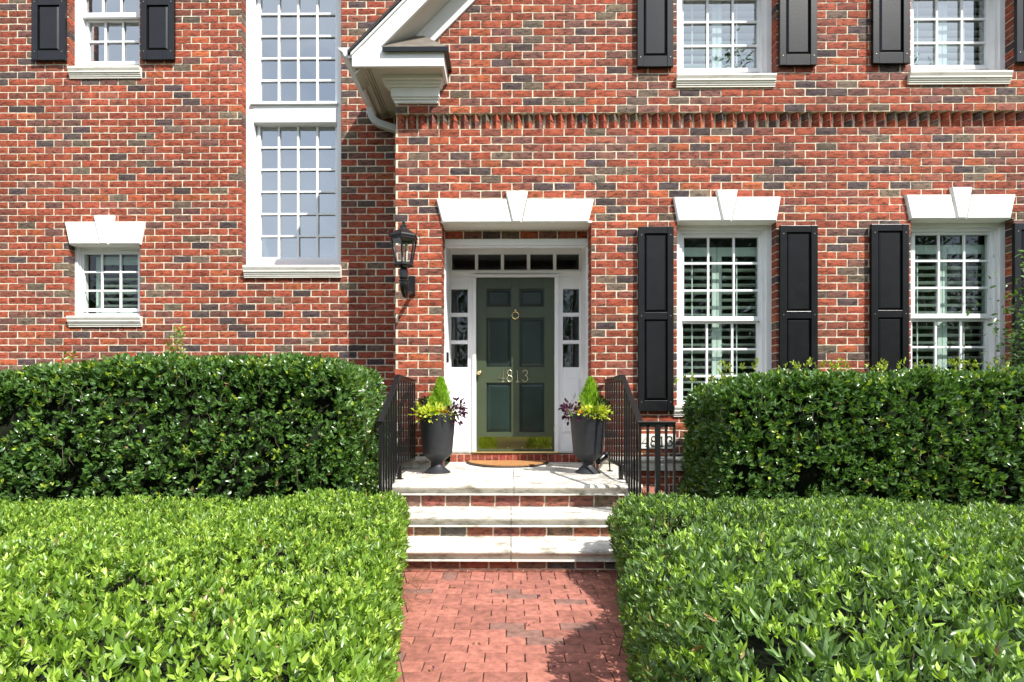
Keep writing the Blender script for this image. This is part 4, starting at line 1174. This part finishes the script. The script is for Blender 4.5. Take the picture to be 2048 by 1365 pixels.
# pine straw at the foot of the hedges
def straw():
    n = 2600; V = []; b = []
    side = RNG.choice([-1, 1], n); x = side * (.50 + RNG.random(n) ** 1.3 * .5); y = 1.2 + RNG.random(n) * 2.5
    a = RNG.random(n) * 6.28; L = RNG.uniform(.05, .13, n); z = GZ + .006 + RNG.random(n) * .03 * np.clip((np.abs(x) - .48) / .2, .1, 1)
    D = np.stack([np.cos(a), np.sin(a), RNG.normal(size=n) * .18], 1); S = np.stack([-np.sin(a), np.cos(a), np.zeros(n)], 1) * .0011
    P = np.stack([x, y, z], 1); keep = (np.abs(x) > .58) | (RNG.random(n) < .12); P, D, S, L = P[keep], D[keep], S[keep], L[keep]; n = len(P)
    E = P + D * L[:, None]; mid = (P + E) / 2; mid[:, 2] += .008
    U = np.zeros((n, 3)); U[:, 2] = .0012
    V = np.stack([P - S, P + S, P + U, mid - S, mid + S, mid + U, E - S, E + S, E + U], 1).reshape(-1, 3); base = (np.arange(n) * 9)[:, None]
    q = np.concatenate([base + np.array(t) for t in ([0, 1, 4, 3], [1, 2, 5, 4], [2, 0, 3, 5], [3, 4, 7, 6], [4, 5, 8, 7], [5, 3, 6, 8])])
    C = np.repeat(np.array([[.26, .13, .065]]) * RNG.uniform(.6, 1.3, (n, 1)), 9, 0)
    o = np_mesh('pine_straw', [(V, np.zeros((0, 3), int), q, C, 0)], [M_STRAW], smooth=False); tag(o, 'dry brown pine straw scattered at the hedge feet', 'pine straw', kind='stuff')
straw()

def litter():
    pts = [(1083, 1195), (1190, 1186), (892, 1215), (960, 1290), (1058, 1250), (900, 1175), (1205, 1275), (862, 1340), (1010, 1205), (1110, 1330), (985, 1165)]
    P = [tuple(at(px, py, 1.1 * F_PX / (py - HY)) + Vector((RNG.normal() * .012, RNG.normal() * .012, .004))) for px, py in pts for _ in range(3)]
    P += [(X(px, 5.2), 5.2 + RNG.normal() * .04, LZ + .005) for px in (822, 836, 841, 848, 1228, 1236, 1240, 1222) for _ in range(2)]
    P = np.array(P); n = len(P); a = RNG.random(n) * 6.28; D = unit(np.stack([np.cos(a), np.sin(a), RNG.random(n) * .25], 1))
    C = np.array([[.16, .13, .05], [.10, .14, .05], [.22, .12, .06], [.12, .04, .14]])[RNG.integers(0, 4, n)]
    o = np_mesh('leaf_litter', [(*leaf_arrays(P, D, RNG.uniform(.012, .03, n), RNG.uniform(.006, .013, n), C, roll=np.tile([[0., 0., 1.]], (n, 1)) * -1 + RNG.normal(size=(n, 3)) * .1 + np.cross(D, [0, 0, 1.])), 0)], [M_LEAFS]); tag(o, 'tiny fallen leaves and petals on the path and landing', 'leaf litter', kind='stuff')
litter()

# shrub at the right edge
def shrub():
    root = empty('shrub', (5.0, 5.0, GZ)); tag(root, 'loose dark shrub reaching in at the right edge before the shutter', 'shrub')
    rr = random.Random(5); tw = MB(); P = []; D = []
    base = Vector((5.0, 4.95, 1.3)); tw.tube([(5.0, 4.95, GZ), (4.98, 4.96, .8), base], [.03, .025, .018], 8)
    ends = [(2035, 495), (2048, 520), (2030, 585), (2012, 600), (2040, 560), (2048, 640), (1998, 712), (1988, 725), (2010, 690), (2024, 660), (2040, 690), (2030, 730), (2060, 600), (2080, 540), (2100, 480), (2120, 560), (2090, 650), (2015, 735), (2050, 720), (2070, 700), (2130, 620), (2110, 700)]
    for (px, py) in ends:
        e = at(px, py, 5.0 + rr.uniform(-.25, .2)); m = base.lerp(e, .5) + Vector((rr.uniform(-.05, .05), 0, rr.uniform(-.05, .05)))
        tw.tube([base, m, e], [.008, .005, .0015], 5)
        for i in range(46):
            t = .35 + .65 * (i / 46); p = base.lerp(m, t * 2) if t < .5 else m.lerp(e, (t - .5) * 2)
            a = rr.random() * 6.28; P.append(tuple(p + Vector((rr.gauss(0, .03), rr.gauss(0, .03), rr.gauss(0, .03))))); D.append((math.cos(a), math.sin(a), rr.uniform(-.3, .7)))
    for i in range(5200):
        p = (5.02 + rr.gauss(0, .30), 5.0 + rr.gauss(0, .22), 1.62 + rr.gauss(0, .42)); P.append(p); D.append((rr.gauss(0, 1), rr.gauss(0, 1), rr.gauss(.2, .7)))
    P = np.array(P); D = unit(np.array(D)); n = len(P)
    t = RNG.random((n, 1)); C = np.array(GLO[0]) * (1 - t) + np.array(GLO[1]) * t * 1.1
    np_mesh('foliage', [(*leaf_arrays(P, D, RNG.uniform(.042, .065, n), RNG.uniform(.020, .030, n), C), 0)], [M_LEAFG], root)
    b = np_mesh('stem', [mb_part(tw, 0)], [M_WOOD], root)
shrub()

# ------------------------------------------------------------------ planters
def planter(pxc, flip, label):
    Yp = 5.30; xc = X(pxc, Yp); root = empty('planter', (xc, Yp, LZ)); tag(root, label, 'planter', 'matching charcoal urn planters by the door')
    b = MB(); pr = [(.113, 0), (.119, .004), (.118, .012), (.095, .028), (.068, .052), (.050, .072), (.047, .080), (.052, .088), (.050, .094), (.085, .128), (.132, .172), (.136, .180), (.166, .530), (.169, .540), (.166, .546), (.155, .546), (.150, .52), (.148, .50)]
    b.lathe(pr, (xc, Yp, LZ), 48); b.f.pop()
    b.build('urn', M_PLANT, root, smooth=True)
    b = MB(); b.lathe([(.149, .50), (.05, .512), (.0, .515)], (xc, Yp, LZ), 24); b.build('soil', M_SOIL, root)
    top = LZ + .52
    # lemon cypress cone made of many thin upright sprays
    n = 5200; h = .34; t = RNG.random(n) ** .8; cx = xc + (.025 if not flip else .025); cy = Yp + .03
    rad = .115 * (1 - t) ** .75 * (.35 + .65 * np.clip(t / .12, 0, 1)) + .004; a = RNG.random(n) * 6.28
    rad = rad * (1 + .20 * np.sin(a * 3 + t * 9) + .16 * np.sin(a * 7 - t * 23)) * RNG.uniform(.5, 1.15, n)
    P = np.stack([cx + rad * np.cos(a), cy + rad * np.sin(a), top + t * h], 1)
    D = unit(np.stack([np.cos(a) * .30, np.sin(a) * .30, np.ones(n)], 1) + RNG.normal(size=(n, 3)) * .16)
    tt = RNG.random((n, 1)); tt = tt ** 1.2; C = np.array([.10, .26, .02]) * (1 - tt) + np.array([.50, .70, .05]) * tt
    np_mesh('cypress', [(*leaf_arrays(P, D, RNG.uniform(.016, .044, n), RNG.uniform(.003, .005, n), C), 0)], [M_LEAFS], root)
    def clump(nm, n, c, s, ll, lw, cols, upv=.5, m=M_LEAFS, out_=1.0, droop=0):
        Q = RNG.normal(size=(n, 3)) * np.array(s); P = np.array(c) + Q
        D = unit(Q / np.array(s) * out_ + RNG.normal(size=(n, 3)) * .6 + np.array([0, 0, upv - droop]))
        t = RNG.random((n, 1)); C = np.array(cols[0]) * (1 - t) + np.array(cols[1]) * t
        return np_mesh(nm, [(*leaf_arrays(P, D, ll * RNG.uniform(.6, 1.2, n), ll * lw * RNG.uniform(.8, 1.2, n), C), 0)], [m], root)
    f = -1 if flip else 1
    clump('lime_foliage', 330, (xc - f * .045, Yp - .10, top + .035), (.060, .035, .026), .046, .55, ((.34, .42, .03), (.62, .66, .10)))
    clump('dark_foliage', 170, (xc - f * .12, Yp + .02, top + .075), (.040, .04, .045), .045, .6, ((.012, .022, .012), (.04, .07, .03)), m=M_LEAFG)
    clump('trailing_foliage', 90, (xc + f * .06, Yp - .10, top + .02), (.06, .02, .015), .03, .5, ((.10, .20, .03), (.25, .36, .05)))
    clump('purple_foliage', 80, (xc + f * .155, Yp - .06, top + .045), (.040, .04, .042), .05, .55, ((.025, .006, .020), (.075, .012, .045)), out_=1.3, upv=.2)
    clump('orange_flower', 40, (xc + f * .075, Yp - .12, top + .04), (.018, .012, .018), .02, .7, ((.65, .14, .02), (.75, .28, .05)))
    # two or three thin stalks with drooping purple leaves
    b = MB(); PP = []; DD = []; rr = random.Random(int(pxc))
    for i in range(5):
        e = Vector((xc + f * rr.uniform(.19, .26), Yp - rr.uniform(0, .1), top + rr.uniform(-.02, .13))); s0 = Vector((xc + f * .08, Yp - .06, top)); m_ = s0.lerp(e, .5) + Vector((0, 0, .05))
        b.tube([s0, m_, e], [.003, .0025, .0015], 5)
        for q in range(4): PP.append(tuple(e)); DD.append((f * rr.uniform(-.3, .8), rr.uniform(-.6, .3), rr.uniform(-1, .4)))
    b.build('stalk', mat('purple_stem', (.05, .012, .03), .5), root)
    n = len(PP); np_mesh('purple_leaf', [(*leaf_arrays(np.array(PP), unit(np.array(DD)), np.full(n, .045), np.full(n, .026), np.tile([[.06, .010, .04]], (n, 1))), 0)], [M_LEAFS], root)
planter(875, False, 'charcoal urn planter with a bright cypress left of the front door'); planter(1176, True, 'charcoal urn planter with a bright cypress right of the front door')

# ------------------------------------------------------------------ doormat, spotlight
def doormat():
    root = empty('doormat', (X(1016, 6.2), 6.2, LZ)); tag(root, 'half-round brown coir doormat with black rubber rim at the door', 'doormat')
    xc = X(1014.5, 6.1); yb = YD - .05; rx, ry = .455, .62; n = 40
    P = [(xc + rx * math.cos(math.pi + math.pi * i / n), yb + ry * math.sin(math.pi + math.pi * i / n)) for i in range(n + 1)]
    b = MB(); b.prism(P, LZ + .0005, LZ + .012, 'z'); b.build('mat_rim', M_RUBBER, root, bevel=.003)
    Q = [(xc + (p[0] - xc) * .94, yb - .01 + (p[1] - yb) * .93) for p in P]
    b = MB(); b.prism(Q, LZ + .0125, LZ + .022, 'z'); b.build('mat_pile', M_COIR, root)
doormat()
def spotlight():
    Yp = 5.40; c = at(1205, 915, Yp); root = empty('garden_spotlight', (c.x, Yp, LZ)); tag(root, 'small black cylindrical spotlight on the landing behind the right urn', 'spotlight')
    b = MB(); a = at(1195, 924, Yp - .05); e = at(1214, 907, Yp + .02)
    b.tube([a, a.lerp(e, .03), a.lerp(e, .8), e], [.030, .033, .033, .026], 16); b.build('lamp_body', M_IRON, root, smooth=True)
    b = MB(); m = a.lerp(e, .6); b.tube([m + Vector((.03, .02, 0)), Vector((m.x + .06, m.y + .03, m.z - .02)), Vector((m.x + .07, m.y + .04, LZ))], .007, 8); b.lathe([(.03, 0), (.03, .008), (.008, .014)], (m.x + .07, m.y + .04, LZ), 16)
    b.build('lamp_stand', M_IRON, root)
spotlight()

# ------------------------------------------------------------------ trees over the road that the panes mirror
def treeline():
    n = 190000; r = np.random.default_rng(4); P = []; 
    blobs = []
    for i in range(64):
        x = r.uniform(-40, 36)
        if i % 2 and x > 0: x, y, h = r.uniform(2.5, 16), -r.uniform(11.5, 14), r.uniform(12, 15.5)
        else: y = -r.uniform(17, 24); h = r.uniform(6.5, 8.5) if x < -7 else r.uniform(10, 12.5)
        for k in range(11):
            z = r.uniform(.5, h); rad = r.uniform(1.2, 2.3); blobs.append((x + r.normal() * 1.4, y + r.normal() * 1.0, z, rad))
    B = np.array(blobs); k = r.integers(0, len(B), n); D = unit(r.normal(size=(n, 3))); P = B[k, :3] + D * (B[k, 3] * r.uniform(.6, 1.05, n))[:, None]
    P[:, 2] = np.maximum(P[:, 2], GZ + .1)
    C = np.array([.03, .065, .015]) * r.uniform(.5, 2.0, (n, 1))
    lv = leaf_arrays(P, unit(r.normal(size=(n, 3))), r.uniform(.13, .26, n), r.uniform(.08, .16, n), C)
    o = np_mesh('distant_trees', [(*lv, 0)], [M_LEAFS]); tag(o, 'mass of green trees across the yard mirrored in the window panes', 'trees', kind='stuff')
treeline()
